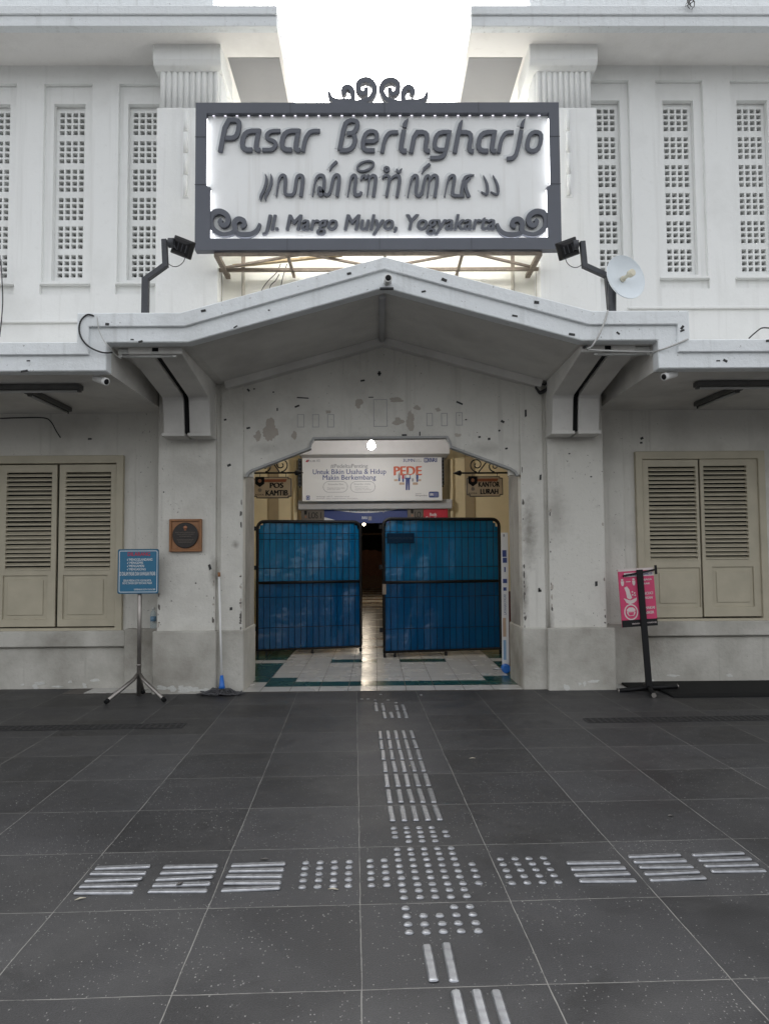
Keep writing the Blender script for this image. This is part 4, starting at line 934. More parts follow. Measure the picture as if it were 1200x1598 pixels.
# ================================================================== THINGS ON THE CANOPY AND FACADE
def floodlight(px, Y, label):
    """px: pole bottom, pole top, elbow, arm top, lamp corners (pixels), all near depth Y"""
    (bx, by), (tx, ty), (ex, ey), (ax_, ay), lamp, sgn = px
    b0 = at(bx, by+14, Y); t0 = at(tx, ty, Y); e0 = at(ex, ey, Y-.05); a0 = at(ax_, ay, Y-.05)
    r = thing('floodlight', (b0.x, Y, ZMT-.03), label, 'floodlight', 'floodlights aimed at the name sign')
    MB().bar((b0.x, Y, ZMT-.06), (t0.x, Y, t0.z), .062, .062).build('post', M_DMETAL, r, .004)
    MB().bar((t0.x, Y, t0.z-.02), (e0.x, Y-.05, e0.z), .05, .05).bar((e0.x, Y-.05, e0.z-.02), (a0.x, Y-.05, a0.z), .05, .05).build('arm', M_DMETAL, r, .004)
    c = at(*lamp[0], Y-.02); wd, hh = .20, .165
    k = MB().lathe((a0.x+sgn*.045, Y-.07, a0.z-.04), (sgn, 0, 0), [(0, .045), (.05, .045)], 14); k.build('junction_box', M_DMETAL, r)
    mb = MB(); M3 = Matrix.Rotation(rad(lamp[1]), 3, 'Y') @ Matrix.Rotation(rad(lamp[2]), 3, 'X')
    vs = []
    for (yy, s_) in ((.055, 1.0), (.02, 1.0), (-.02, .82), (-.05, .5)):
        for u, v in ((-1, -1), (1, -1), (1, 1), (-1, 1)): vs.append(c+M3 @ Vector((u*wd/2*s_, yy, v*hh/2*s_)))
    fs_ = [(3, 2, 1, 0), (12, 13, 14, 15)]
    for q in range(3):
        for j in range(4): fs_.append((q*4+j, q*4+(j+1) % 4, q*4+4+(j+1) % 4, q*4+4+j))
    mb.add(vs, fs_); lh = mb.build('lamp_head', M_BLACK, r, .006, 2)
    g2 = MB(); 
    for q in (-.3, -.1, .1, .3):
        g2.bar(c+M3 @ Vector((q*wd, -.05, -.035)), c+M3 @ Vector((q*wd, -.05, .035)), .006, .016)
    g2.build('heat_sink', M_DMETAL, lh)
    v4 = [c+M3 @ Vector((u*wd*.43, .0565, v*hh*.42)) for u, v in ((-1, -1), (1, -1), (1, 1), (-1, 1))]
    MB().add(v4, [(3, 2, 1, 0)]).build('lens', simple('floodlight_glass', (.5, .5, .45), .15), lh)
    MB().bar(Vector((a0.x+sgn*.09, Y-.06, a0.z-.06)), c+M3 @ Vector((-sgn*.03, -.04, -.03)), .022, .014).build('yoke', M_DMETAL, r)
    p1 = c+Vector((sgn*.03, 0, -hh*.55)); p3 = Vector((e0.x+sgn*.01, Y-.07, e0.z+.06))
    md = (p1+p3)/2+Vector((sgn*.02, 0, -.07))
    pts = [p1+(p3-p1)*t+Vector((sgn*.03*math.sin(t*6), 0, -.075*math.sin(math.pi*t)+.012*math.sin(9*t))) for t in [k/14 for k in range(15)]]
    MB().tube(pts, .004, 6).build('cable', M_TAPE, r)
floodlight(((227, 476), (228, 433), (259, 414), (257, 374), ((284, 386), 22, 20), 1), 7.05, 'black floodlight on the bent post left of the name sign')
floodlight(((956, 476), (948, 428), (912, 415), (908, 377), ((887, 388), -20, 20), -1), 7.05, 'black floodlight on the bent arm right of the name sign, behind the dish')

# dish antenna
dc = at(975, 433, 6.85)
D_R = thing('dish_antenna', (at(956, 480, 6.85).x, 6.9, ZMT-.03), 'round pale grey dish antenna with cream feed tube on a dark mast, right canopy end', 'antenna')
nrm = Vector((.36, -.92, .12)).normalized()
rd = .206
prof = [(.06*((k/9)**2), rd*k/9) for k in range(0, 10)]
dm = MB(); dm.lathe(dc-nrm*.05, nrm, [(-.006+p[0]-.004, p[1]) for p in prof]+[(.06, rd+.004), (.067, rd+.003)]+[(p[0]+.004, p[1]) for p in prof[::-1]], 40)
dm.build('dish', M_DISH, D_R)
fb = dc-nrm*.05+nrm*.01
fd = MB().lathe(fb, nrm, [(0, .026), (.02, .026), (.022, .017), (.10, .019), (.102, .033), (.145, .033), (.15, .028)], 18); fd.build('feed', M_CREAMP, D_R)
mb = MB().tube([(at(955, 490, 6.93).x, 6.95, ZMT-.06), (at(956, 460, 6.93).x, 6.95, at(956, 440, 6.93).z)], .038, 12); mb.build('mast', M_DMETAL, D_R)
mb = MB().bar(dc-nrm*.06, Vector((at(956, 450, 6.93).x, 6.95, dc.z-.02)), .05, .05); mb.build('mount', M_DMETAL, D_R)

def camera_thing(pos, direction, label, back=None):
    pos = Vector(pos); d = Vector(direction).normalized()
    r = thing('security_camera', pos, label, 'camera', 'security cameras on the canopy')
    mb = MB().lathe(pos-d*.09, d, [(0, .02), (.01, .03), (.13, .031), (.132, .034), (.165, .034), (.166, .027)], 18); mb.build('body', M_WHITE, r)
    MB().lathe(pos+d*.068, d, [(0, .026), (.01, .024), (.012, .012)], 16).build('lens', M_BLACK, r)
    if back is not None:
        bq = Vector(back); MB().tube([pos-d*.06, (pos-d*.06+bq)/2+Vector((0, 0, .01)), bq], .012, 8).lathe(bq-Vector((0, 0, .004)), (0, 0, 1), [(0, .034), (.02, .034)], 16).build('mount', M_WHITE, r)
c0 = at(605, 437, 6.27); camera_thing(c0, (.05, -1, -.12), 'white security camera facing out from the gable peak', (c0.x, 6.372, c0.z+.012))
MB_ = MB().box(c0.x-.065, c0.x+.05, 6.33, 6.366, c0.z-.052, c0.z-.040).build('peak_shelf', M_DMETAL, B)
c1 = at(158, 593, 6.55); camera_thing(c1, (.75, -.45, -.30), 'white security camera hanging under the left side canopy', (c1.x-.03, 6.57, ZSB-.002))
c2 = at(1044, 586, 6.5); camera_thing(c2, (-.75, -.45, -.25), 'white security camera hanging under the right side canopy', (c2.x+.04, 6.52, ZSB-.002))

# fluorescent fittings under the canopy
def fitting(a, b, wd, label, mat, tube=True, hang=.0):
    a, b = Vector(a), Vector(b)
    r = thing('fluorescent_fitting', (a+b)/2, label, 'lamp', 'fluorescent fittings under the canopy')
    MB().bar(a, b, wd, .045).build('housing', mat, r, .004)
    if tube:
        d = (b-a).normalized(); t = MB().tube([a+d*.03-Vector((0, 0, .037)), b-d*.03-Vector((0, 0, .037))], .013, 10); t.build('tube', simple('dead_tube', (.45, .45, .43), .35), r)
        for q in (a+d*.02, b-d*.02): MB().bar(q-d*.015, q+d*.015, .03, .09).build('tube_holder', mat, r)
M_OLD = simple('old_fitting', (.10, .10, .095), .6, .2, var=.4)
zf = ZSB-.026
fitting((PX(128, 6.9, 608), 6.9, zf), (PX(-60, 6.9, 608), 6.9, zf), .10, 'dark batten lamp along the left side canopy soffit', M_OLD)
fitting((-3.2, 7.05, zf), (-3.2, 7.95, zf), .09, 'grimy batten lamp running to the wall under the left side canopy', M_OLD)
fitting((PX(1084, 6.9, 597), 6.9, zf), (PX(1290, 6.9, 594), 6.9, zf), .10, 'dark batten lamp along the right side canopy soffit', M_OLD)
xr_ = PX(1152, 7.05, 606); fitting((xr_, 7.05, zf), (xr_-.05, 7.85, zf), .09, 'grimy batten lamp running to the wall under the right side canopy', M_OLD)
M_FITW = simple('pale_fitting', (.55, .55, .52), .5)
fitting((PX(186, 6.6, 548), 6.6, ZMB-.03), (PX(277, 6.6, 548), 6.6, ZMB-.03), .05, 'pale tube lamp above the left double bracket', M_FITW)
fitting((PX(925, 6.6, 540), 6.6, ZMB-.03), (PX(1014, 6.6, 540), 6.6, ZMB-.03), .05, 'pale tube lamp above the right double bracket', M_FITW)

# loose cables
def cable(pts, r, mat, label):
    P = [at(x, y, Y) for x, y, Y in pts]
    Q = []
    for i in range(len(P)-1):
        p0, p1, p2, p3 = P[max(i-1, 0)], P[i], P[i+1], P[min(i+2, len(P)-1)]
        for j in range(5): t = j/5; Q.append(.5*((2*p1)+(-p0+p2)*t+(2*p0-5*p1+4*p2-p3)*t*t+(-p0+3*p1-3*p2+p3)*t**3))
    Q.append(P[-1]); o_ = MB().tube(Q, r, 6).build('cable', mat); return tag(o_, label, 'cable', 'loose cables on the facade')
y3 = 6.355
cable([(147, 493, y3), (137, 491, y3), (127, 500, y3), (124, 515, y3), (129, 530, y3), (141, 542, y3), (160, 550, y3), (176, 550, 6.42)], .007, M_TAPE, 'black cable looping down the left end of the gable fascia')
cable([(152, 494, y3), (155, 515, y3), (163, 532, y3), (172, 543, y3), (180, 553, 6.45), (190, 560, 6.5)], .004, M_CABLEW, 'thin pale cable hanging beside the black loop at the left fascia end')
cable([(948, 484, y3), (943, 502, y3), (934, 523, y3), (924, 540, 6.38), (922, 546, 6.45), (1010, 549, 6.5), (1030, 546, 6.38), (1050, 539, y3), (1073, 529, y3)], .008, M_CABLEW, 'pale cable draped over the right bend of the gable fascia')
cable([(915, 540, 6.45), (905, 547, 6.7), (885, 570, 7.2), (872, 590, 7.6), (860, 603, 7.9), (842, 612, 7.93)], .012, M_TAPE, 'black cable running down the soffit beside the right bracket')
cable([(842, 612, 7.9), (836, 605, 7.9), (840, 598, 7.9), (850, 600, 7.9), (856, 594, 7.9), (852, 608, 7.9), (843, 614, 7.9), (838, 608, 7.9)], .012, M_TAPE, 'black tangle of cable where the right bracket meets the wall')
cable([(2, 405, 8.15), (4, 440, 8.15), (5, 470, 8.15), (3, 500, 8.15), (0, 526, 8.15)], .006, M_TAPE, 'black cable hanging at the left edge below the vent window')
cable([(438, 412, 8.12), (432, 425, 8.12), (420, 437, 8.12), (412, 447, 8.12), (406, 458, 8.12)], .005, M_TAPE, 'thin wire hanging under the sign, leftmost of the strands')
cable([(448, 412, 8.12), (443, 428, 8.12), (440, 440, 8.12), (438, 452, 8.12)], .005, M_TAPE, 'thin wire hanging straight under the sign, right of the bent strands')
cable([(436, 428, 8.12), (430, 438, 8.12), (423, 445, 8.12), (420, 455, 8.12)], .005, M_TAPE, 'thin short wire hanging under the sign between two longer strands')
cable([(0, 653, 8.25), (30, 652, 8.25), (68, 652, 8.25), (80, 658, 8.25), (88, 672, 8.25), (95, 683, 8.25)], .007, M_TAPE, 'black cable along the wall under the left side canopy')
cable([(1200, 512, 6.6), (1188, 512, 6.6), (1178, 519, 6.6), (1168, 528, 6.6)], .006, M_TAPE, 'black cable arching over the right side canopy edge')

# small plant at the foot of the left floodlight, dry twig at the roof edge
def sprig(base, hgt, n, label, name, cat, mat, droop=0):
    rnd = random.Random(11); base = Vector(base); r = thing(name, base, label, cat)
    st = MB(); lf = MB()
    for k in range(n):
        d = Vector((rnd.uniform(-.5, .5), rnd.uniform(-.3, .3), 1 if not droop else -1)).normalized()
        P = [base+d*hgt*t*rnd.uniform(.8, 1)+Vector((.04*math.sin(3*t+k), 0, 0)) for t in (0, .35, .7, 1)]
        st.tube(P, [.006, .005, .004, .002], 5)
        for t in range(4 if not droop else 2):
            c = P[1]+(P[3]-P[1])*(t/3); a = rnd.uniform(-1, 1); dv = Vector((math.cos(a*2.5), -.3, math.sin(a)*.5+.3)).normalized(); ln = rnd.uniform(.04, .075); wv = dv.cross(Vector((0, 1, .2))).normalized()*ln*.2
            lf.add([c, c+dv*ln*.5+wv, c+dv*ln, c+dv*ln*.5-wv], [(0, 1, 2, 3)])
    st.build('stem', mat, r)
    if not droop: lf.build('leaf', M_LEAF, r)
pb = at(240, 496, 7.2); sprig((pb.x, 7.2, ZMT-.035), .2, 4, 'small weed growing on the canopy beside the left floodlight post', 'weed', 'plant', M_TWIG)
tb = at(1078, -2, YE-.06); sprig((tb.x, YE-.06, PZ(-4, YE-.06, 590)), .14, 6, 'dry dark twig overhanging the roof edge at upper right', 'dry_twig', 'twig', M_TWIG, 1)

# ================================================================== SIGNS AT THE WALL
# wooden plaque
pw = thing('plaque', (PX(290, 7.9, 835), 7.9, PZ(835, 7.9, 290)), 'square varnished wooden plaque with a dark round medallion, on the left pillar', 'plaque')
x0_, x1_, z0_, z1_ = PX(264.5, 7.88, 835), PX(315, 7.88, 835), PZ(861, 7.88, 290), PZ(810, 7.88, 290)
MB().grid_wall(x0_, x1_, z0_, z1_, 7.87, 7.918, [(x0_+.022, x1_-.022, z0_+.022, z1_-.022)]).build('frame', M_WOOD, pw, .004)
MB().box(x0_+.02, x1_-.02, 7.89, 7.915, z0_+.02, z1_-.02).build('board', M_WOOD, pw)
pc = Vector(((x0_+x1_)/2, 7.889, (z0_+z1_)/2)); MB().lathe(pc, (0, -1, 0), [(0, .132), (.012, .132), (.016, .126)], 36, False).build('medallion', M_BRONZE, pw)
mb = MB().lathe(pc+Vector((0, -.0165, .08)), (0, -1, 0), [(0, .022), (.006, .018), (.008, .006)], 10); mb.bar(pc+Vector((-.012, -.019, .055)), pc+Vector((.012, -.019, .055)), .01, .006); mb.build('crest', M_COPPER, pw)
M_GILT = simple('worn_gilt', (.16, .13, .10), .5)
for i, (t, hw) in enumerate((('BANGUNAN CAGAR BUDAYA', .1), ('PASAR BERINGHARJO', .085), ('YOGYAKARTA', .06))):
    zz = pc.z+.03-i*.02; text_into(MB(), t, pc.x-hw, pc.x+hw, zz-.005, zz+.005, pc.y-.0175).build('lettering', M_GILT, pw)
for i in range(3): zz = pc.z-.045-i*.014; MB().box(pc.x-.085+i*.01, pc.x+.085-i*.01, pc.y-.0178, pc.y-.0165, zz, zz+.0025).build('engraved_line', M_GILT, pw)

# blue notice on a steel tripod
yb = 7.62
gb = gz(217, 1086); yb = gb.y
bs = thing('notice_stand', (gb.x, yb, 0), 'blue prohibition notice on a bare steel tripod stand before the left wall', 'sign')
Yb = yb-.035
x0_, x1_, z0_, z1_ = PX(184.5, Yb, 890), PX(248, Yb, 890), PZ(926, Yb, 216), PZ(857, Yb, 216)
MB().tube([(gb.x, yb, .0), (gb.x, yb, z1_-.05)], .021, 14).build('post', M_STAIN, bs)
hub = at(217, 1050, yb).z
for px_, py_ in ((166, 1096), (257, 1093), (224, 1081)):
    g_ = gz(px_, py_, .02); 
    lg = MB().tube([(gb.x, yb, hub), (gb.x+(g_.x-gb.x)*.18, yb+(g_.y-yb)*.18, hub-.055), (g_.x, g_.y, .022)], .019, 12); l_ = lg.build('leg', M_STAIN, bs)
    d_ = (Vector((g_.x, g_.y, .02))-Vector((gb.x, yb, hub))).normalized(); MB().tube([Vector((g_.x, g_.y, .022))-d_*.03, Vector((g_.x, g_.y, .022))+d_*.006], .022, 10).build('rubber_foot', M_RUB, l_)
MB().lathe((gb.x, yb, .30), (0, 0, 1), [(0, .0215), (.004, .024), (.012, .024), (.016, .0215)], 14).build('collar', M_STAIN, bs)
brd = Print(bs, Yb)
brd.rect(184.5, 857, 248, 926.5, simple('sign_edge_blue', (.02, .08, .13), .5), 0, 'board', 3); bb = bpy.context.scene.objects
bk = MB().box(x0_+.005, x1_-.005, Yb+.0015, Yb+.018, z0_+.005, z1_-.005).build('board_back', M_DMETAL, bs)
brd.rect(185.5, 858, 247, 925.5, M_BLUE, 1, 'sign_face', 3)
brd.ring(187.3, 860, 245.4, 923.6, .8, M_PWHITE, 2, 2)
brd.words([('DILARANG', 200.3, 861.8, 235, 867.5)], M_PRED, 2, .03)
brd.words([('√ MENGGELANDANG', 199, 871.2, 238.5, 875), ('√ MENGEMIS', 199, 876.3, 224, 880), ('√ MENGAMEN', 199, 881.3, 225.5, 885), ('√ MENGASONG', 199, 886.5, 228, 890), ('DI DALAM PASAR DAN KAWASAN PASAR', 187.8, 892.5, 243.2, 898), ('SESUAI PERDA KOTA YOGYAKARTA', 193.3, 904.5, 236.5, 907.3), ('NO 02 TAHUN 2009 TENTANG PASAR', 192, 908.5, 238, 911.4), ('DISPERINDAG KOTA YOGYA 2009', 210, 918.7, 243, 921)], M_PWHITE, 2, .015)

# pink poster on a leaning black stand
g0 = gz(1013, 1080); 
ps = thing('poster_stand', (g0.x, g0.y, 0), 'leaning black stand carrying a pink health poster before the right shutters', 'sign')
Yp = g0.y; tilt = rad(-3.2)
HP = PZ(889, Yp, 1005)/math.cos(tilt)
MB().box(g0.x-.031, g0.x+.031, Yp-.012, Yp+.012, .03, HP).build('pole', M_BLACK, ps, .003)
mb = MB(); zc_ = HP-.035; mb.bar((g0.x-.17, Yp-.001, zc_-.018), (g0.x+.17, Yp-.001, zc_+.028), .016, .026, (0, 1, 0)); mb.bar((g0.x+.165, Yp, zc_-.02), (g0.x+.165, Yp, zc_+.07), .02, .02); mb.build('crossbar', M_BLACK, ps)
for dx, dy in ((-.30, .02), (.30, .05), (-.07, -.32), (.05, .24)): l_ = MB().tube([(g0.x, Yp, .045), (g0.x+dx, Yp+dy, .03)], .022, 10).build('leg', M_BLACK, ps); MB().tube([(g0.x+dx*.99, Yp+dy*.99, .03), (g0.x+dx*1.03, Yp+dy*1.03, .03)], .023, 10).build('end_cap', M_STAIN, l_)
bx = g0.x-.035; pb0, pb1 = zc_-.535, zc_+.05; pwid = .36; Yq = Yp+.016
pos = MB().box(bx-pwid/2, bx+pwid/2, Yq, Yq+.012, pb0, pb1).build('poster', M_PINK, ps)
def prow(a, b, c, d, mat, lay=1, nm='print'):   # fractions of the poster from top left
    X0, X1 = bx-pwid/2+a*pwid, bx-pwid/2+c*pwid; Z1, Z0 = pb1-b*(pb1-pb0), pb1-d*(pb1-pb0); return MB().box(X0, X1, Yq-.0016*lay, Yq-.0004-.0016*(lay-1), Z0, Z1).build(nm, mat, ps)
def ptext(lines, mat, lay=2, bold=.03):
    for t, a, b, c, d in lines: text_into(MB(), t, bx-pwid/2+a*pwid, bx-pwid/2+c*pwid, pb1-d*(pb1-pb0), pb1-b*(pb1-pb0), Yq-.0016*lay, bold).build('lettering', mat, ps)
M_PCREAM = simple('poster_cream', (.62, .54, .52), .55, var=.15)
prow(0, 0, 1, .04, M_PCREAM); prow(.16, .07, 1, .14, M_PCREAM); prow(0, .88, 1, 1, M_BLACK)
ptext([('AYO CEGAH', .2, .085, .5, .125), ('COVID-19', .68, .085, .95, .125)], M_NAVY)
ptext([('MENJAGA', .56, .185, .93, .225), ('JARAK', .60, .255, .87, .295), ('MENCUCI', .56, .415, .93, .46), ('TANGAN', .60, .495, .91, .535), ('MEMAKAI', .56, .665, .95, .71), ('MASKER', .60, .745, .92, .79)], M_PCREAM, 2, .05)
ptext([('PEMERINTAH KOTA', .28, .935, .5, .96), ('YOGYAKARTA 2020', .66, .93, .97, .955)], M_PCREAM, 2, .02)
def ppoly(pts, mat, lay=1):
    MB().prism([(bx-pwid/2+a*pwid, pb1-b*(pb1-pb0)) for a, b in pts], Yq-.0016*lay, Yq-.0004-.0016*(lay-1)).build('print', mat, ps)
# pictograms: two figures apart, washing hands, a masked face
for cx_ in (.1, .42):
    ppoly([(cx_+.035*math.cos(t), .185+.017*math.sin(t)) for t in [k*math.pi/5 for k in range(10)]], M_PCREAM)
    ppoly([(cx_-.045, .207), (cx_+.045, .207), (cx_+.04, .255), (cx_+.02, .29), (cx_-.02, .29), (cx_-.04, .255)], M_PCREAM)
prow(.2, .215, .33, .228, M_PCREAM)
ppoly([(.14, .32), (.22, .30), (.28, .36), (.30, .43), (.34, .50), (.28, .53), (.20, .50), (.18, .40)], M_PCREAM)
ppoly([(.10, .50), (.2, .525), (.28, .545), (.36, .53), (.47, .50), (.46, .55), (.38, .59), (.27, .61), (.17, .58)], M_PCREAM)
for q in ((.36, .40), (.42, .42), (.36, .45), (.43, .46)): ppoly([(q[0]+.025*math.cos(t), q[1]+.014*math.sin(t)) for t in [k*math.pi/4 for k in range(8)]], M_PCREAM)
fcx, fcz = .28, .745
ring = [(bx-pwid/2+(fcx+.18*math.cos(t))*pwid, pb1-fcz*(pb1-pb0)+.18*pwid*math.sin(t)*1.15) for t in [k*math.pi/12 for k in range(24)]]
MB().stroke(ring, .012, Yq-.0016, Yq-.0004, True).build('print', M_PCREAM, ps)
ppoly([(fcx-.12, .70), (fcx-.05, .665), (fcx+.06, .665), (fcx+.12, .70), (fcx+.12, .73), (fcx-.12, .73)], M_PCREAM); ppoly([(fcx-.11, .735), (fcx+.11, .735), (fcx+.12, .76), (fcx+.07, .81), (fcx-.07, .81), (fcx-.12, .76)], M_PCREAM, 1); ppoly([(fcx-.085, .745), (fcx+.085, .745), (fcx+.055, .80), (fcx-.055, .80)], M_PINK, 2)
ps.rotation_euler.y = tilt

# mop against the left jamb
gm = gz(352, 1079); mt = at(343.5, 893, 7.945)
mo = thing('mop', (gm.x, gm.y-.05, 0), 'string mop with white handle and blue socket leaning at the left jamb', 'mop')
mbs = Vector((gm.x, gm.y-.17, .04)); mtp = Vector((mt.x, 7.90, mt.z)); dv = (mtp-mbs).normalized()
MB().tube([mbs+dv*.12, mtp-dv*.04], .011, 10).build('handle', M_WHITE, mo); MB().tube([mtp-dv*.045, mtp], .014, 10).build('grip', M_WOOD, mo)
MB().tube([mbs+dv*.02, mbs+dv*.05, mbs+dv*.15], [.034, .028, .016], 12).build('socket', M_MOPBLUE, mo)
yn = MB(); rnd = random.Random(3)
for k in range(190):
    a = rnd.uniform(0, 6.28); L_ = rnd.uniform(.08, .25); e = Vector((math.cos(a)*L_*1.0, math.sin(a)*L_*.40-.02, 0)); b2 = mbs+Vector((rnd.uniform(-.03, .03), rnd.uniform(-.02, .02), rnd.uniform(-.025, .0)))
    P = [b2, b2+e*.4+Vector((0, 0, rnd.uniform(-.01, .03))), b2+e*.75+Vector((rnd.uniform(-.03, .03), rnd.uniform(-.02, .02), -.02))]
    P.append(Vector((b2.x+e.x+rnd.uniform(-.03, .03), b2.y+e.y, rnd.uniform(.008, .03)))); P = [Vector((p.x, min(p.y, 7.93), max(p.z, .008))) for p in P]
    yn.tube(P, .0065, 5)
yn.build('mop_head', M_MOP, mo)

# bottle on the ledge
bp_ = at(240, 984, 8.21)
bo = thing('plastic_bottle', (bp_.x-.005, 8.215, plZ), 'clear plastic drink bottle on the wall ledge right of the blue notice', 'bottle')
bz = plZ+.002; bX = bp_.x-.005
MB().lathe((bX, 8.215, bz), (0, 0, 1), [(0, .028), (.01, .031), (.09, .031), (.095, .029), (.15, .031), (.175, .022), (.19, .012), (.205, .012)], 18).build('body', M_CLEAR, bo)
MB().lathe((bX, 8.215, bz+.075), (0, 0, 1), [(0, .0316), (.05, .0316)], 18).build('wrapper', simple('wrapper_blue', (.14, .25, .36), .5, var=.5, scale=60), bo)
MB().lathe((bX, 8.215, bz+.206), (0, 0, 1), [(0, .014), (.014, .014)], 14).build('cap', M_WHITE, bo)

# rubber ramp mat
mm = MB(); x0_ = gz(1048, 1088).x; ya, yb2 = gz(1100, 1089).y, 8.24
mm.prism_x([(ya, .0), (ya+.03, .012), (ya+.12, .022), (yb2, .026), (yb2, 0)], x0_, 5.6)
mmo = mm.build('rubber_mat', M_RUB, None, .01); tag(mmo, 'long black rubber mat along the foot of the right wall', 'mat')
mm2 = MB().prism_x([(7.83, .004), (7.83, .02), (8.16, .03), (8.16, .004)], gz(978, 1074).x, x0_-.002).build('rubber_flap', M_RUB, None, .006); tag(mm2, 'thin black rubber strip between the right pillar and the long mat', 'mat')
# drain grates
def drain(p0, p1, y0_, y1_, label):
    r = thing('drain_grate', G((p0+p1)/2, y0_, 0), label, 'drain', 'drain grates in the paving'); mb = MB(); hl = []
    n = int((p1-p0)/.055); nx = 3
    MBk = MB(); off = Vector((0, 0, 0))
    for k in range(n):
        for j in range(nx):
            a = p0+k*.055; hl.append((a+.010, a+.045, j, 0))
    vs = []; 
    dw = (y1_-y0_)/nx
    def Q(x, y, z): return G(x, y, z)
    def bx3(mb, a, b_, c, d, z0, z1):
        mb.add([Q(a, c, z0), Q(b_, c, z0), Q(a, d, z0), Q(b_, d, z0), Q(a, c, z1), Q(b_, c, z1), Q(a, d, z1), Q(b_, d, z1)], [(0, 2, 3, 1), (4, 5, 7, 6), (0, 1, 5, 4), (2, 6, 7, 3), (0, 4, 6, 2), (1, 3, 7, 5)])
    bx3(MBk, p0, p1, y0_, y1_, .0006, .0012); MBk.build('channel', M_DARK, r)
    for j in range(nx+1): yy = y0_+j*dw; bx3(mb, p0, p1, yy-.006, yy+.006, .0013, .0032)
    for k in range(n+1): a = p0+k*.055; bx3(mb, a-.010, a+.010, y0_+.01, y1_-.01, .0013, .0028)
    mb.build('grate', M_GRATE, r)
drain(-4.4, -1.42, 3.84, 4.01, 'iron slotted drain grate in the paving before the left wall')
drain(1.9, 4.4, 3.78, 3.95, 'iron slotted drain grate in the paving before the right wall')

# ================================================================== TACTILE PAVING: every bar and stud its own piece
ORD = ['first', 'second', 'third', 'fourth', 'fifth', 'sixth', 'seventh', 'eighth', 'ninth', 'tenth']
def bar_mesh():
    bm = bmesh.new(); L_, W_, H_ = .245, .034, .0075; n = 6; ring0 = []
    def outline(ins, z):
        hw = W_/2-ins; hl = L_/2-ins; pts = []; r = hw*.75
        for cx, cy, t0 in ((hw-r, hl-r, 0), (-hw+r, hl-r, 90), (-hw+r, -hl+r, 180), (hw-r, -hl+r, 270)):
            for k in range(n): t = rad(t0+90*k/(n-1)); pts.append(bm.verts.new((cx+r*math.cos(t), cy+r*math.sin(t), z)))
        return pts
    rs = [outline(0, 0), outline(0, .002), outline(.003, .006), outline(.006, H_)]
    for a, b in zip(rs, rs[1:]):
        for i in range(len(a)): bm.faces.new((a[i], a[(i+1) % len(a)], b[(i+1) % len(a)], b[i]))
    bm.faces.new(rs[-1]); me = bpy.data.meshes.new('tactile_bar'); bm.to_mesh(me); bm.free(); me.materials.append(M_STEEL); return me
def stud_mesh():
    mb = MB().lathe((0, 0, 0), (0, 0, 1), [(0, .0175), (.0015, .0175), (.0055, .0135), (.0065, .011), (.0068, .004)], 14, False)
    me = bpy.data.meshes.new('tactile_stud'); me.from_pydata(mb.v, [], mb.f); me.materials.append(M_STEEL); me.update(); return me
BARM, STUM = bar_mesh(), stud_mesh()
def put(me, name, x, y, rot, label, group, cat):
    o = link(bpy.data.objects.new(name, me)); o.location = G(x+random.uniform(-.0015, .0015), y+random.uniform(-.0015, .0015), .0003)
    o.rotation_euler = (random.uniform(-.02, .02), random.uniform(-.03, .03), GA+rot+random.uniform(-.015, .015)); tag(o, label, cat, group); return o
def bar(x, y, label, rot=0): put(BARM, 'tactile_bar', x, y, rot, label, 'steel tactile bars in the paving', 'tactile bar')
def stud(x, y, label): put(STUM, 'tactile_stud', x, y, random.uniform(0, 6), label, 'steel tactile studs in the paving', 'tactile stud')
for r, (a, b) in enumerate(((1.538, 1.781), (1.836, 2.081), (2.147, 2.392), (2.454, 2.699), (2.751, 2.997), (3.043, 3.30), (3.354, 3.60))):
    for k in range(5): bar(.1755+.0615*k, (a+b)/2, f'steel bar {ORD[k]} from left in row {ORD[r]} of the long strip above the studs')
for ks, yy, nm in (((0, 1, 3, 4), 4.525, 'far'), ((1, 2, 3, 4), 4.212, 'near')):
    for j, k in enumerate(ks): bar(.1755+.0615*k, yy, f'steel bar {ORD[j]} from left, {nm} row of the gappy set by the threshold')
for j, x in enumerate((.234, .302)): bar(x, .15, f'{"left" if j == 0 else "right"} steel bar of the lone pair near the bottom')
for j, x in enumerate((.298, .361, .424)): bar(x, -.147, f'steel bar {ORD[j]} from left of three at the bottom edge')
for nm, x, y0_, n in (('farthest left', -1.055, .766, 5), ('middle left', -.752, .76, 5), ('inner left', -.454, .762, 5), ('inner right', 1.046, .76, 4), ('middle right', 1.348, .76, 5), ('farthest right', 1.644, .826, 4)):
    for j in range(n): bar(x, y0_+.0635*j, f'crosswise steel bar, {ORD[j]} from the bottom in the {nm} set', math.pi/2)
def studs(xs, ys, nm, skip=()):
    for r, y in enumerate(ys):
        for k, x in enumerate(xs):
            if (r, k) in skip: continue
            stud(x, y, f'steel stud, column {ORD[k]}, row {ORD[r]} from bottom, {nm}')
cx_ = [.177+.0635*k for k in range(5)]
studs(cx_, [.36, .422, .488, .556], 'lowest block', {(3, 1), (3, 2)})
studs(cx_+[.4965+.004], [.647, .71, .77, .836, .901, .967, 1.033, 1.097, 1.16], 'central block', {(0, 5), (1, 5), (6, 5), (7, 5), (8, 5)})
studs(cx_, [1.257, 1.318, 1.379, 1.44], 'block below the long strip', {(0, 0), (0, 4), (3, 4)})
studs([.048, .113], [.77, .835, .90, .966, 1.032], 'pair of columns beside central block')
studs([.639, .704, .77, .835], [.76, .825, .89, .955, 1.017], 'block right of centre')
studs([-.242, -.177, -.112, -.047], [.771, .835, .90, .964, 1.026], 'block left of centre')
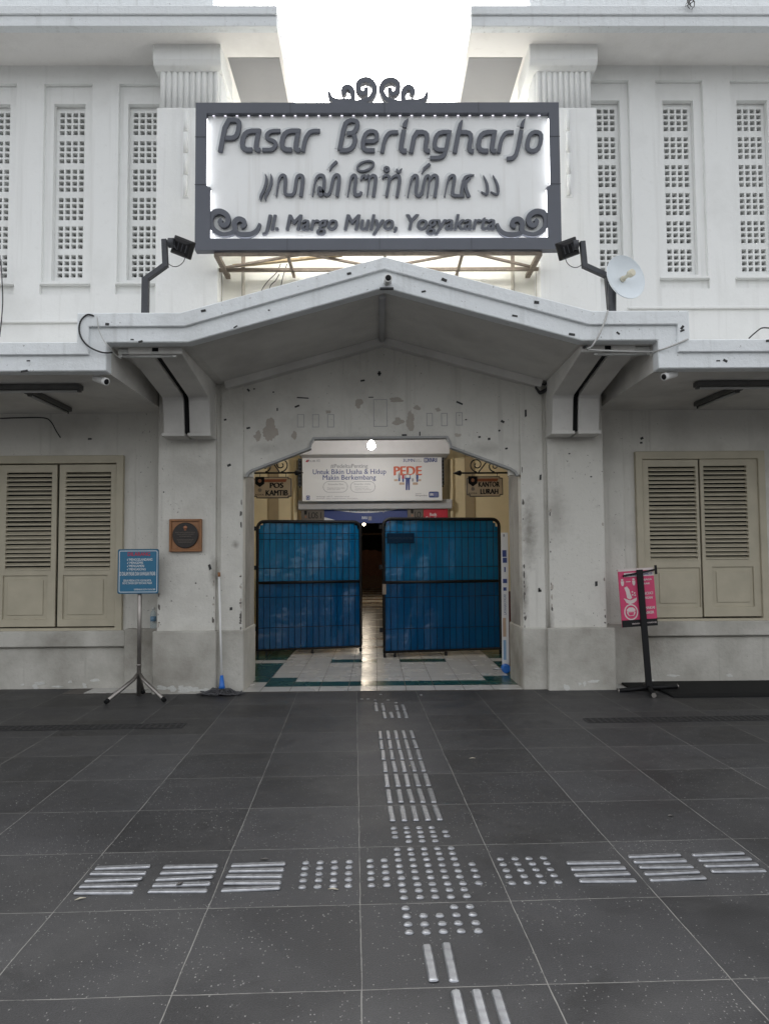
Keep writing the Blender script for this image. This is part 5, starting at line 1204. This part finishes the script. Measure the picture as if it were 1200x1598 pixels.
for j, (x, y) in enumerate(((296, 131), (638, 135), (135, 171), (187, 170), (248, 180), (360, 180), (425, 202), (253, 203), (258, 213), (310, 213))):
    p = gz(540+x/5.4545, 1060+y/5.4545); q = Vector((math.cos(GA)*p.x+math.sin(GA)*p.y-.0159, -math.sin(GA)*p.x+math.cos(GA)*p.y-2.5295))
    stud(q.x, q.y, f'loose steel stud by the threshold, {["near its middle", "alone at far right", "farthest left", "second from left", "left of the cluster", "right of the cluster", "nearest the right bars", "upper of a close pair", "lower of a close pair", "above the second bar"][j]}')

# litter
for j, (px, py, a, lb) in enumerate(((126, 1404, .5, 'scrap of tan paper below the farthest left bar set'), (520, 1389, -.2, 'scrap of tan paper below the studs left of centre'), (281, 1383, .9, 'dark leaf lying on the middle left bars'), (1046, 1274, .3, 'dark dry leaf on the slabs at right'), (737, 1184, .1, 'pale paper scrap right of the long bar strip'), (640, 1196, 1.0, 'tiny white scrap among the long strip bars'), (413, 1342, .0, 'dark leaf above the inner left bar set'))):
    p = gz(px, py); d = Vector((math.cos(a), math.sin(a), 0)); e = Vector((-d.y, d.x, 0)); l_, w_ = (.022, .006) if j not in (2, 3, 6) else (.02, .011)
    if j == 5: l_ = .012
    vs = [p-d*l_, p+e*w_, p+d*l_+e*w_*.2, p-e*w_*.8]; z0_ = .0085 if j == 2 else .002
    vs = [Vector((v.x, v.y, z0_+.004*(i % 2))) for i, v in enumerate(vs)]; mb = MB().add(vs+[v+Vector((0, 0, .002)) for v in vs], [(3, 2, 1, 0), (4, 5, 6, 7), (0, 1, 5, 4), (1, 2, 6, 5), (2, 3, 7, 6), (3, 0, 4, 7)])
    tag(mb.build('paper_scrap' if j not in (2, 3, 6) else 'dead_leaf', M_PAPER if j not in (2, 3, 6) else M_TWIG), lb, 'scrap' if j not in (2, 3, 6) else 'leaf', 'litter on the paving')

# ================================================================== INSIDE THE ENTRANCE
# the two blue barricades
def barricade(pa, pb_, ztop, label, paper=False, nwire=16):
    a, b = Vector((*pa, 0)), Vector((*pb_, 0)); L_ = (b-a).length; ang = math.atan2(b.y-a.y, b.x-a.x)
    r = thing('barricade', (0, 0, 0), label, 'barricade', 'blue sheeted barricades in the entrance')
    z0_, z1_, rc = .055, ztop, .10; Rf = .024
    def corner(x, z, t0, n=6): return [(x+rc*math.cos(rad(t0+90*k/(n-1))), 0, z+rc*math.sin(rad(t0+90*k/(n-1)))) for k in range(n)]
    loop = corner(L_-rc-Rf, z1_-rc-Rf, 0)+corner(rc+Rf, z1_-rc-Rf, 90)+[(Rf, 0, z0_+Rf), (L_-Rf, 0, z0_+Rf)]
    MB().tube(loop, Rf, 10, True).build('frame', M_BLACK, r)
    zm = z0_+(z1_-z0_)*.52; MB().tube([(Rf, 0, zm), (L_-Rf, 0, zm)], .02, 8).build('mid_rail', M_BLACK, r)
    wm = MB(); n = nwire
    for k in range(1, n): x_ = Rf+(L_-2*Rf)*k/n; wm.tube([(x_, -.010, z0_+.03), (x_, -.010, z1_-.03)], .0035, 5)
    for t in (.85, .895, .63, .41, .18): zz = z0_+(z1_-z0_)*t; wm.tube([(Rf, -.016, zz), (L_-Rf, -.016, zz)], .0035, 5)
    wm.build('wire_mesh', M_BLACK, r)
    # sheet: gently buckled
    sh = MB(); nx, nz = 40, 36; vs = []
    rnd = random.Random(len(label)); ph = [rnd.uniform(0, 6) for _ in range(6)]
    for k in range(nz+1):
        for i in range(nx+1):
            u, v = i/nx, k/nz; y_ = .024+.010*math.sin(9*u+ph[0])*math.sin(5*v+ph[1])+.006*math.sin(23*u+3*v+ph[2])+.007*math.sin(4*u-14*v+ph[3])+.004*math.sin(31*u-9*v+ph[4])
            vs.append((Rf+(L_-2*Rf)*u, y_, z0_+.02+(z1_-z0_-.045)*v))
    sh.add(vs, [(k*(nx+1)+i, k*(nx+1)+i+1, (k+1)*(nx+1)+i+1, (k+1)*(nx+1)+i) for k in range(nz) for i in range(nx) if not ((k == nz-1 and (i < 2 or i > nx-3)) or (k == nz-2 and (i < 1 or i > nx-2)))], True)
    sh.cm = 0; fl_ = [f for f in sh.f]; mz = zm
    for lo_, mt_ in ((False, M_SHEET), (True, M_SHEET2)):       # sheet split at the mid rail, shade painted into the lower half
        F_ = [f for f in fl_ if (sum(sh.v[a][2] for a in f)/4 < mz) == lo_]; us = sorted({a for f in F_ for a in f}); ix = {a: i for i, a in enumerate(us)}; p_ = MB(); p_.add([sh.v[a] for a in us], [[ix[a] for a in f] for f in F_], True); p_.build('sheet', mt_, r)
    for x_ in (.03, L_*.1, L_*.52, L_-.03): MB().box(x_-.016, x_+.016, -.012, .012, .006, .06).build('foot', M_BLACK, r)
    for zz in (.35, 1.2, 1.75): MB().box(-.035, .006, -.02, .02, zz, zz+.06).build('hinge_lug', M_BLACK, r)
    if paper:
        x0_, x1_, z0p, z1p = L_*.04, L_*.265, z1_-.36, z1_-.22; pp = MB().box(x0_, x1_, -.0225, -.0205, z0p, z1p).build('notice', simple('blue_notice', (.004, .018, .04), .9, spec=.1), r)
        mb = MB(); text_into(mb, 'MOHON ANTRI', x0_+.03, x1_-.03, z0p+.055, z0p+.085, -.0235); mb.build('lettering', simple('faded_ink', (.01, .02, .04), .6), pp)
        MB().box(.0, .05, -.03, -.021, zm-.16, zm-.02).build('latch', M_RUST, r)
    r.location = a; r.rotation_euler.z = ang
gl0, gl1, gr0, gr1 = gz(399, 1024), gz(566, 1017), gz(597, 1027), gz(784, 1020.5)
barricade((gl0.x, gl0.y), (gl1.x, gl1.y), PZ(811, gl0.y, 400), 'blue sheeted wire barricade with rounded top corner, on the left of the gap', nwire=17)
barricade((gr0.x, gr0.y), (gr1.x, gr1.y), PZ(807, gr0.y, 600), 'blue sheeted wire barricade carrying a dark notice, on the right of the gap', True, nwire=18)

# narrow roll-up banner stand seen nearly edge-on by the right jamb
rb0 = gz(790, 1050); rb1 = gz(781, 1041)
rs_ = thing('banner_stand', (rb0.x, rb0.y, 0), 'narrow printed banner stand with blue end cap beside the right jamb', 'banner stand')
hb = PZ(831, rb0.y, 788)
mb = MB(); e = Vector((.055, -.012, 0)); b0 = Vector((rb0.x-.045, rb0.y+.02, .06)); dir_ = Vector((.016, .06, 0)).normalized()
LB = .5
w1 = Vector((.082, 0, 0)); 
mb.add([b0, b0+w1, b0+w1+Vector((0, .012, 0)), b0+Vector((0, .012, 0))]+[v+Vector((.012, 0, hb-.06)) for v in (b0, b0+w1, b0+w1+Vector((0, .012, 0)), b0+Vector((0, .012, 0)))], [(0, 1, 5, 4), (1, 2, 6, 5), (2, 3, 7, 6), (3, 0, 4, 7), (4, 5, 6, 7), (3, 2, 1, 0)])
mb.build('banner', M_BANNER, rs_)
yy = b0.y-.002
def strip(z0_, z1_, f0, f1, mat): 
    o_ = .012*(z0_-.06)/(hb-.06); MB().box(b0.x+o_+w1.x*f0, b0.x+o_+w1.x*f1, yy-.001, yy+.0008, z0_, z1_).build('print', mat, rs_)
for z0_, z1_, f0, f1, mt_ in ((1.60, 1.63, .3, .5, M_PGREY), (1.36, 1.44, .15, .75, M_NAVY), (1.29, 1.35, .2, .8, M_NAVY), (1.18, 1.24, .4, .6, M_NAVY), (1.05, 1.10, .2, .8, M_NAVY), (.96, 1.0, .25, .7, M_NAVY), (.42, .64, .15, .6, M_PTAN), (.15, .38, .2, .6, simple('print_paleblue', (.25, .4, .6), .5))): strip(z0_, z1_, f0, f1, mt_)
mb = MB(); vs, fs, bd = text_faces('LAYANAN PASAR', .02); ax, bx_ = min(v[0] for v in vs), max(v[0] for v in vs); az, bz_ = min(v[1] for v in vs), max(v[1] for v in vs)
mb.add([(b0.x+.028+(v[1]-az)/(bz_-az)*.028*-1+.03, yy-.001, .68+(v[0]-ax)/(bx_-ax)*.24) for v in vs], fs); mb.build('lettering', M_NAVY, rs_)
MB().tube([(rb0.x-.16, rb0.y-.02, .05), (rb0.x-.02, rb0.y-.05, .05)], .012, 8).build('foot_rod', M_STEEL, rs_)
MB().lathe((rb0.x-.01, rb0.y-.08, .055), (0, 1, 0), [(0, .04), (.01, .052), (.06, .054), (.12, .05)], 16).build('end_cap', M_MOPBLUE, rs_)
rp = MB().box(rb0.x+.05, rb0.x+.085, rb0.y+.06, rb0.y+.1, .04, .95).build('red_board', simple('dark_red_paint', (.12, .015, .012), .5)); tag(rp, 'narrow dark red board standing between banner stand and right jamb', 'board')

# iron brackets and hanging signs
def iron_bracket(px0, px1, py, Y, arrow, label):
    x0_, x1_, z_ = PX(px0, Y, py), PX(px1, Y, py), PZ(py, Y, (px0+px1)/2); r = thing('iron_bracket', ((x0_+x1_)/2, Y, z_), label, 'bracket', 'wrought iron sign brackets')
    MB().tube([(x0_, Y, z_), (x1_, Y, z_)], .011, 8).build('rail', M_BLACK, r)
    tip, s_ = (x1_, 1) if arrow > 0 else (x0_, -1)
    MB().lathe((tip-s_*.0, Y, z_), (s_, 0, 0), [(-.02, .012), (0, .034), (.02, .03), (.09, .004)], 10).build('finial', M_BLACK, r)
    root_x = x0_ if arrow > 0 else x1_; W_ = abs(x1_-x0_); scr = MB()
    def spiral(cx, cz, r0, turns, a0, sg):
        P = []
        for k in range(26): t = k/25; rr = r0*(1-t*.8); a = a0+sg*turns*2*math.pi*t; P.append((cx+rr*math.cos(a), Y, cz+rr*math.sin(a)))
        return P
    scr.tube(spiral(root_x+s_*W_*.30, z_+.085, .072, 1.3, -math.pi/2, s_), .0075, 6)
    scr.tube(spiral(root_x+s_*W_*.66, z_+.10, .088, 1.4, -math.pi/2, -s_ if False else s_), .0075, 6)
    P = [(root_x+s_*W_*(.36+.30*t), Y, z_+.02+.18*t*t) for t in [k/8 for k in range(9)]]; scr.tube([(root_x+s_*.01, Y, z_+.27), (root_x+s_*W_*.25, Y, z_+.25), (root_x+s_*W_*.48, Y, z_+.12), (root_x+s_*W_*.62, Y, z_+.012)], .0075, 6)
    scr.build('scrollwork', M_BLACK, r)
    MB().box(root_x-.012, root_x+.012, Y-.02, Y+.02, z_-.05, z_+.30).build('wall_plate', M_BLACK, r)
YI = 9.3
iron_bracket(394, 462, 738, YI, 1, 'black iron scroll bracket with arrow tip over the left hanging sign')
iron_bracket(718, 794, 738, YI, -1, 'black iron scroll bracket with arrow tip over the right hanging sign')
def hanging_sign(p0, p1, lines, label):
    Y = YI+.0; a = at(*p0, Y); b = at(*p1, Y); r = thing('hanging_sign', ((a.x+b.x)/2, Y, b.z), label, 'sign', 'hanging office signs')
    X0, X1, Z0, Z1 = a.x, b.x, b.z, a.z; cw = .035
    def outl(i): 
        x0_, x1_, z0_, z1_ = X0+i, X1-i, Z0+i, Z1-i; c = cw
        return [(x0_+c, z0_), (x1_-c, z0_), (x1_-c, z0_+c*.5), (x1_, z0_+c*.6), (x1_, z1_-c*.6), (x1_-c, z1_-c*.5), (x1_-c, z1_), (x0_+c, z1_), (x0_+c, z1_-c*.5), (x0_, z1_-c*.6), (x0_, z0_+c*.6), (x0_+c, z0_+c*.5)]
    MB().prism(outl(0), Y-.015, Y+.015).build('board', M_SIGNEDGE, r, .003)
    MB().prism(outl(.012), Y-.0195, Y-.0155).build('face', M_SIGNTAN, r)
    MB().prism([(X0+cw*2.4, Z1-.03), (X1-cw*1.6, Z1-.03), (X1-cw*2, Z1-.065), (X0+cw*2.8, Z1-.065)], Y-.021, Y-.0198).build('title_strip', simple('strip_orange', (.30, .085, .03), .5), r)
    w_ = X1-X0; h_ = Z1-Z0
    sx_ = X0+w_*.17; MB().prism([(sx_-.055, Z1-.0), (sx_+.055, Z1-.0), (sx_+.055, Z1-.085), (sx_, Z1-.125), (sx_-.055, Z1-.085)], Y-.028, Y-.0198).build('shield', M_RUB, r, .003)
    MB().lathe((sx_, Y-.028, Z1-.05), (0, -1, 0), [(0, .022), (.003, .02)], 10).build('crest', M_COPPER, r)
    MB().lathe((sx_, Y-.0198, Z0+h_*.38), (0, -1, 0), [(0, .024), (.002, .022)], 10).build('crest', M_RUST, r)
    mb = MB(); n = len(lines)
    for i, (t, f0, f1) in enumerate(lines):
        zc2 = Z0+h_*(.60 if i == 0 else .25); text_into(MB(), t, X0+w_*f0, X0+w_*f1, zc2-h_*.125, zc2+h_*.125, Y-.0205, .06).build('lettering', M_BLACK, r)
    text_into(mb, 'KOTA', sx_-.05, sx_+.05, Z0+h_*.13, Z0+h_*.2, Y-.0205, .02)
    mb.build('lettering', M_BLACK, r)
    hk = MB()
    for f in (.16, .84): x_ = X0+w_*f; hk.tube([(x_, Y, Z1-.01), (x_+.006, Y, Z1+.03), (x_, Y, PZ(738, Y, 590))], .004, 6)
    hk.build('hook', M_DMETAL, r)
hanging_sign((396, 744.5), (455.5, 777.5), (('POS', .44, .78), ('KAMTIB', .33, .90)), 'tan hanging sign lettered POS KAMTIB under the left iron bracket')
hanging_sign((727.5, 743.5), (784.5, 775), (('KANTOR', .33, .90), ('LURAH', .38, .86)), 'tan hanging sign lettered KANTOR LURAH under the right iron bracket')

# the bank advertisement over the inner doorway
YA = 11.7
ad = thing('advert_banner', (PX(580, YA), YA, PZ(782, YA, 580)), 'wide white bank advertisement banner lit by the bulb above the inner doorway', 'banner')
A = Print(ad, YA)
p, q = at(472, 781.5, YA), at(689, 712, YA)
MB().box(p.x, q.x, YA, YA+.03, PZ(781.5, YA, 580), PZ(711, YA, 580)).build('sheet', M_BANNER, ad)
A.words([('#PedeItuPenting', 516, 724.3, 574, 732)], M_PGREY, 1, .012)
A.words([('Untuk Bikin Usaha & Hidup', 488.5, 732.5, 602.5, 742), ('Makin Berkembang', 504, 741.5, 586.5, 750.8)], M_NAVY, 1, .012)
A.ring(504.5, 751.5, 542.5, 768, .6, M_PGREY, 1); A.ring(547, 751.5, 585.5, 768, .6, M_PGREY, 1)
A.words([('Simpedes Bisa', 512, 754.5, 536, 757.3), ('Transaksi di mana-mana', 511, 760.6, 538, 762.4), ('Bebas biaya admin', 511, 763.2, 531, 764.9), ('Simpedes Usaha', 552.5, 754.2, 578, 757), ('Bebas biaya admin', 554, 758.8, 574, 760.4), ('Transaksi lebih cepat', 554, 761.2, 576, 762.8), ('Dapatkan hadiahnya', 554, 763.6, 580, 765.2)], M_PGREY, 1, .004)
A.words([('Hubungi 14017   www.bri.co.id', 494, 774, 545, 776.2), ('Syarat dan ketentuan berlaku', 494, 777.3, 558, 778.6)], M_PGREY, 1, .004)
A.rect(478, 773.3, 483.8, 780, M_NAVY, 1, 'print', 1); A.ring(479.2, 774.6, 482.6, 778.6, .5, M_BANNER, 2)
A.words([('KUR', 495-14, 718.2, 495-2, 721)], M_PGREY, 1); A.poly([(477, 721), (479, 717.8), (482, 717.2), (483, 719), (480, 721.4)], M_PRED, 1); A.words([('AYO', 494, 717, 499.5, 721)], M_PGREY, 1, .02)
A.words([('3UMN', 629, 716, 647, 721)], M_NAVY, 1, .01); A.words([('UNTUK', 648.5, 717.2, 655, 718.6), ('INDONESIA', 648.5, 719.4, 658, 720.8)], M_PGREY, 1)
A.rect(661.3, 714.6, 668.7, 721.6, M_NAVY, 1, 'print', 1.6); A.words([('BR', 662.3, 715.8, 667.7, 720.4)], M_BANNER, 2, .03); A.words([('BRI', 669.6, 715, 681.5, 721)], M_NAVY, 1, .04)
A.words([('PEDE', 615, 728, 657.5, 741.5)], M_PORANGE, 1, .05)
for c_ in ((618, 750, 6, 2.2), (627, 755.5, 8, 2.6), (648, 755.5, 8, 2.6), (654, 750, 6, 2.2)): A.rect(c_[0]-c_[2]/2, c_[1]-c_[3], c_[0]+c_[2]/2, c_[1]+c_[3]*.4, M_PTAN, 1)
for cx_, cy_, col, leg in ((623, 743, M_BANNER, M_NAVY), (629, 744, M_PRED, M_NAVY), (644, 743.5, M_PWHITE, M_PGREY), (651, 744, M_NAVY, M_NAVY)):
    A.poly([(cx_-1.6, cy_-3), (cx_+1.6, cy_-3), (cx_+1.9, cy_+3), (cx_-1.9, cy_+3)], M_PGREY if col is M_BANNER else col, 2); A.rect(cx_-1.3, cy_+3, cx_+1.3, cy_+8, leg, 2); A.rect(cx_-.9, cy_-5.4, cx_+.9, cy_-3, M_PSKIN, 2)
A.poly([(632.5, 741), (640, 741), (641, 747), (639.4, 748), (639.2, 764.8), (636.9, 764.8), (636.4, 751), (635.6, 764.8), (633, 764.8), (633, 748), (631.6, 747)], M_NAVY, 3); A.rect(633.2, 741.2, 639.4, 745.5, M_PWHITE, 4); A.rect(635, 736.6, 637.6, 741, M_PSKIN, 3)
A.words([('Tabungan BRI', 648, 769.6, 657, 771.2), ('Simpedes', 648, 771.9, 666.5, 775)], M_PGREY, 1, .02); A.rect(669, 767.2, 684.6, 776.4, M_NAVY, 1, 'print', 2); A.words([('BRI', 671, 769.8, 676.5, 773.6)], M_BANNER, 2, .03); A.rect(677.5, 768.8, 683.6, 775, simple('print_slate', (.14, .16, .32), .5), 2)

# small hall signs under the beam
YB2 = 11.86
def plate(p0, p1, label, mat, words, wmat, name='hall_sign', group=None, shield=False):
    a, b = at(*p0, YB2), at(*p1, YB2); r = thing(name, ((a.x+b.x)/2, YB2, b.z), label, 'sign', group); MB().box(a.x, b.x, YB2, YB2+.02, b.z, a.z).build('board', mat, r, .003)
    P_ = Print(r, YB2); 
    if words: P_.words(words, wmat, 1, .03)
    return r, P_
M_PLATE = simple('plate_brown', (.13, .11, .09), .5)
r_, P_ = plate((470, 794), (506, 814), 'dark sign lettered LOS 1 beneath the beam, left side', M_PLATE, [('LOS 1', 482, 799.5, 501.5, 809)], M_BLACK, group='hall number signs'); P_.rect(475, 797, 479, 803, M_DARK, 1); P_.rect(476, 805, 478.5, 808, M_COPPER, 1)
r_, P_ = plate((636, 792), (660, 812), 'dark sign lettered LO partly hidden by the red sign', M_PLATE, [('LO', 647.5, 798.5, 656.5, 808)], M_BLACK, group='hall number signs'); P_.rect(641, 795, 645, 801, M_DARK, 1); P_.rect(642, 803, 644.5, 806, M_COPPER, 1)
r_, P_ = plate((661, 792), (699, 815), 'bright red shop sign at the right end under the beam', M_REDP, [('Batik', 670.5, 800.5, 681.5, 805), ('Griya Kenanga', 664, 806, 696, 813)], M_PWHITE)
YB2 = 11.90
r_, P_ = plate((500, 790), (636, 816), 'blue and white printed banner with a curved edge behind the beam', M_NAVY, [], M_PWHITE, 'printed_banner')
pts = [(507+122*t, 793+7.5*math.sin(math.pi*t)) for t in [k/16 for k in range(17)]]
P_.poly(pts+[(629, 790.6), (507, 790.6)], M_BANNER, 1); P_.words([('Download Sekarang', 546, 794.6, 600, 800.2)], M_PGREY, 2, .01)
P_.words([('BRI', 565, 806, 573, 810)], M_PWHITE, 1, .02); P_.rect(574.5, 806, 580, 812, M_PGREY, 1)
P_.poly([(500.2, 806), (514, 809), (536, 815.8), (500.2, 815.8)], M_BANNER, 1)

# bulbs
def bulb(p, label, mat, energy, col, r=.035, aim=None):
    p = Vector(p); t = thing('light_bulb', p, label, 'light bulb', 'lit bulbs')
    MB().lathe(p-Vector((0, 0, r*1.1)), (0, 0, 1), [(0, r*.2), (r*.2, r*.62), (r*.6, r*.94), (r*1.1, r), (r*1.6, r*.85), (r*2.1, r*.45), (r*2.3, r*.36)], 18).build('globe', mat, t)
    MB().lathe(p+Vector((0, 0, r*1.2)), (0, 0, 1), [(0, r*.5), (r*1.3, r*.5), (r*1.5, r*.2)], 12).tube([p+Vector((0, 0, r*2.6)), p+Vector((.0, 0, .45))], .004, 6).build('lamp_holder', M_WHITE, t)
    l = bpy.data.lights.new('bulb_light', 'SPOT' if aim else 'POINT'); l.energy = energy; l.color = col; l.shadow_soft_size = r*1.15
    lo = link(bpy.data.objects.new('bulb_light', l)); lo.parent = t; lo.location = (0, 0, -r*1.6)
    if aim: l.spot_size = rad(165); l.spot_blend = 1; lo.rotation_euler = Vector(aim).to_track_quat('-Z', 'Y').to_euler(); lo.location = Vector(aim).normalized()*r*1.5   # the cap shades the back of this bulb
pbulb = at(579.5, 695, 10.0); bulb(pbulb, 'bright white bulb hanging at the top of the archway', M_BULB, 14, (1, .96, .93), .052)
pb2 = at(568, 818, 24); bulb(pb2, 'warm bulb far inside the passage between the barricades', M_BULBW, 16, (1, .86, .68), .045)

# stalls and goods deep in the passage
def stall(x0_, x1_, y0_, h, label, mats, seed):
    r = thing('market_stall', ((x0_+x1_)/2, y0_, 0), label, 'stall', 'closed stalls in the passage'); rnd = random.Random(seed)
    MB().box(x0_, x1_, y0_, y0_+1.2, 0, .8).build('counter', mats[0], r, .02)
    for k in range(4): xx = x0_ if k % 2 == 0 else x1_-.05; yy = y0_ if k < 2 else y0_+1.15; MB().box(xx, xx+.05, yy, yy+.05, .801, h).build('post', mats[1], r)
    MB().box(x0_-.1, x1_+.1, y0_-.15, y0_+1.35, h+.001, h+.06).build('roof', mats[1], r)
    cl = MB(); n = 14; vs = []
    for k in range(n+1):
        for z_ in (.55, .9, h*.7): vs.append((x0_+(x1_-x0_)*k/n, y0_-.03-.03*math.sin(k*1.9+z_*3)-rnd.uniform(0, .02), z_+rnd.uniform(-.05, .05)))
    cl.add(vs, [(k*3+j, k*3+3+j, k*3+4+j, k*3+1+j) for k in range(n) for j in range(2)], True); cl.build('cover', mats[2], r)
M_W1 = simple('stall_wood', (.24, .15, .10), .7, var=.3); M_W2 = simple('stall_frame', (.05, .04, .035), .7); M_CV = simple('stall_cover', (.06, .06, .07), .8, var=.4); M_CV2 = simple('stall_cover_red', (.26, .13, .09), .8, var=.4)
stall(.55, 1.9, 24.5, 2.1, 'dark covered stall on the right of the passage', (M_W1, M_W2, M_CV), 1)
stall(-1.9, -.75, 25.5, 2.0, 'dark covered stall on the left of the passage', (M_W1, M_W2, M_CV), 2)
stall(-.9, .55, 33.0, 2.3, 'reddish brown covered stall at the passage end', (M_W1, M_W1, M_CV2), 3)
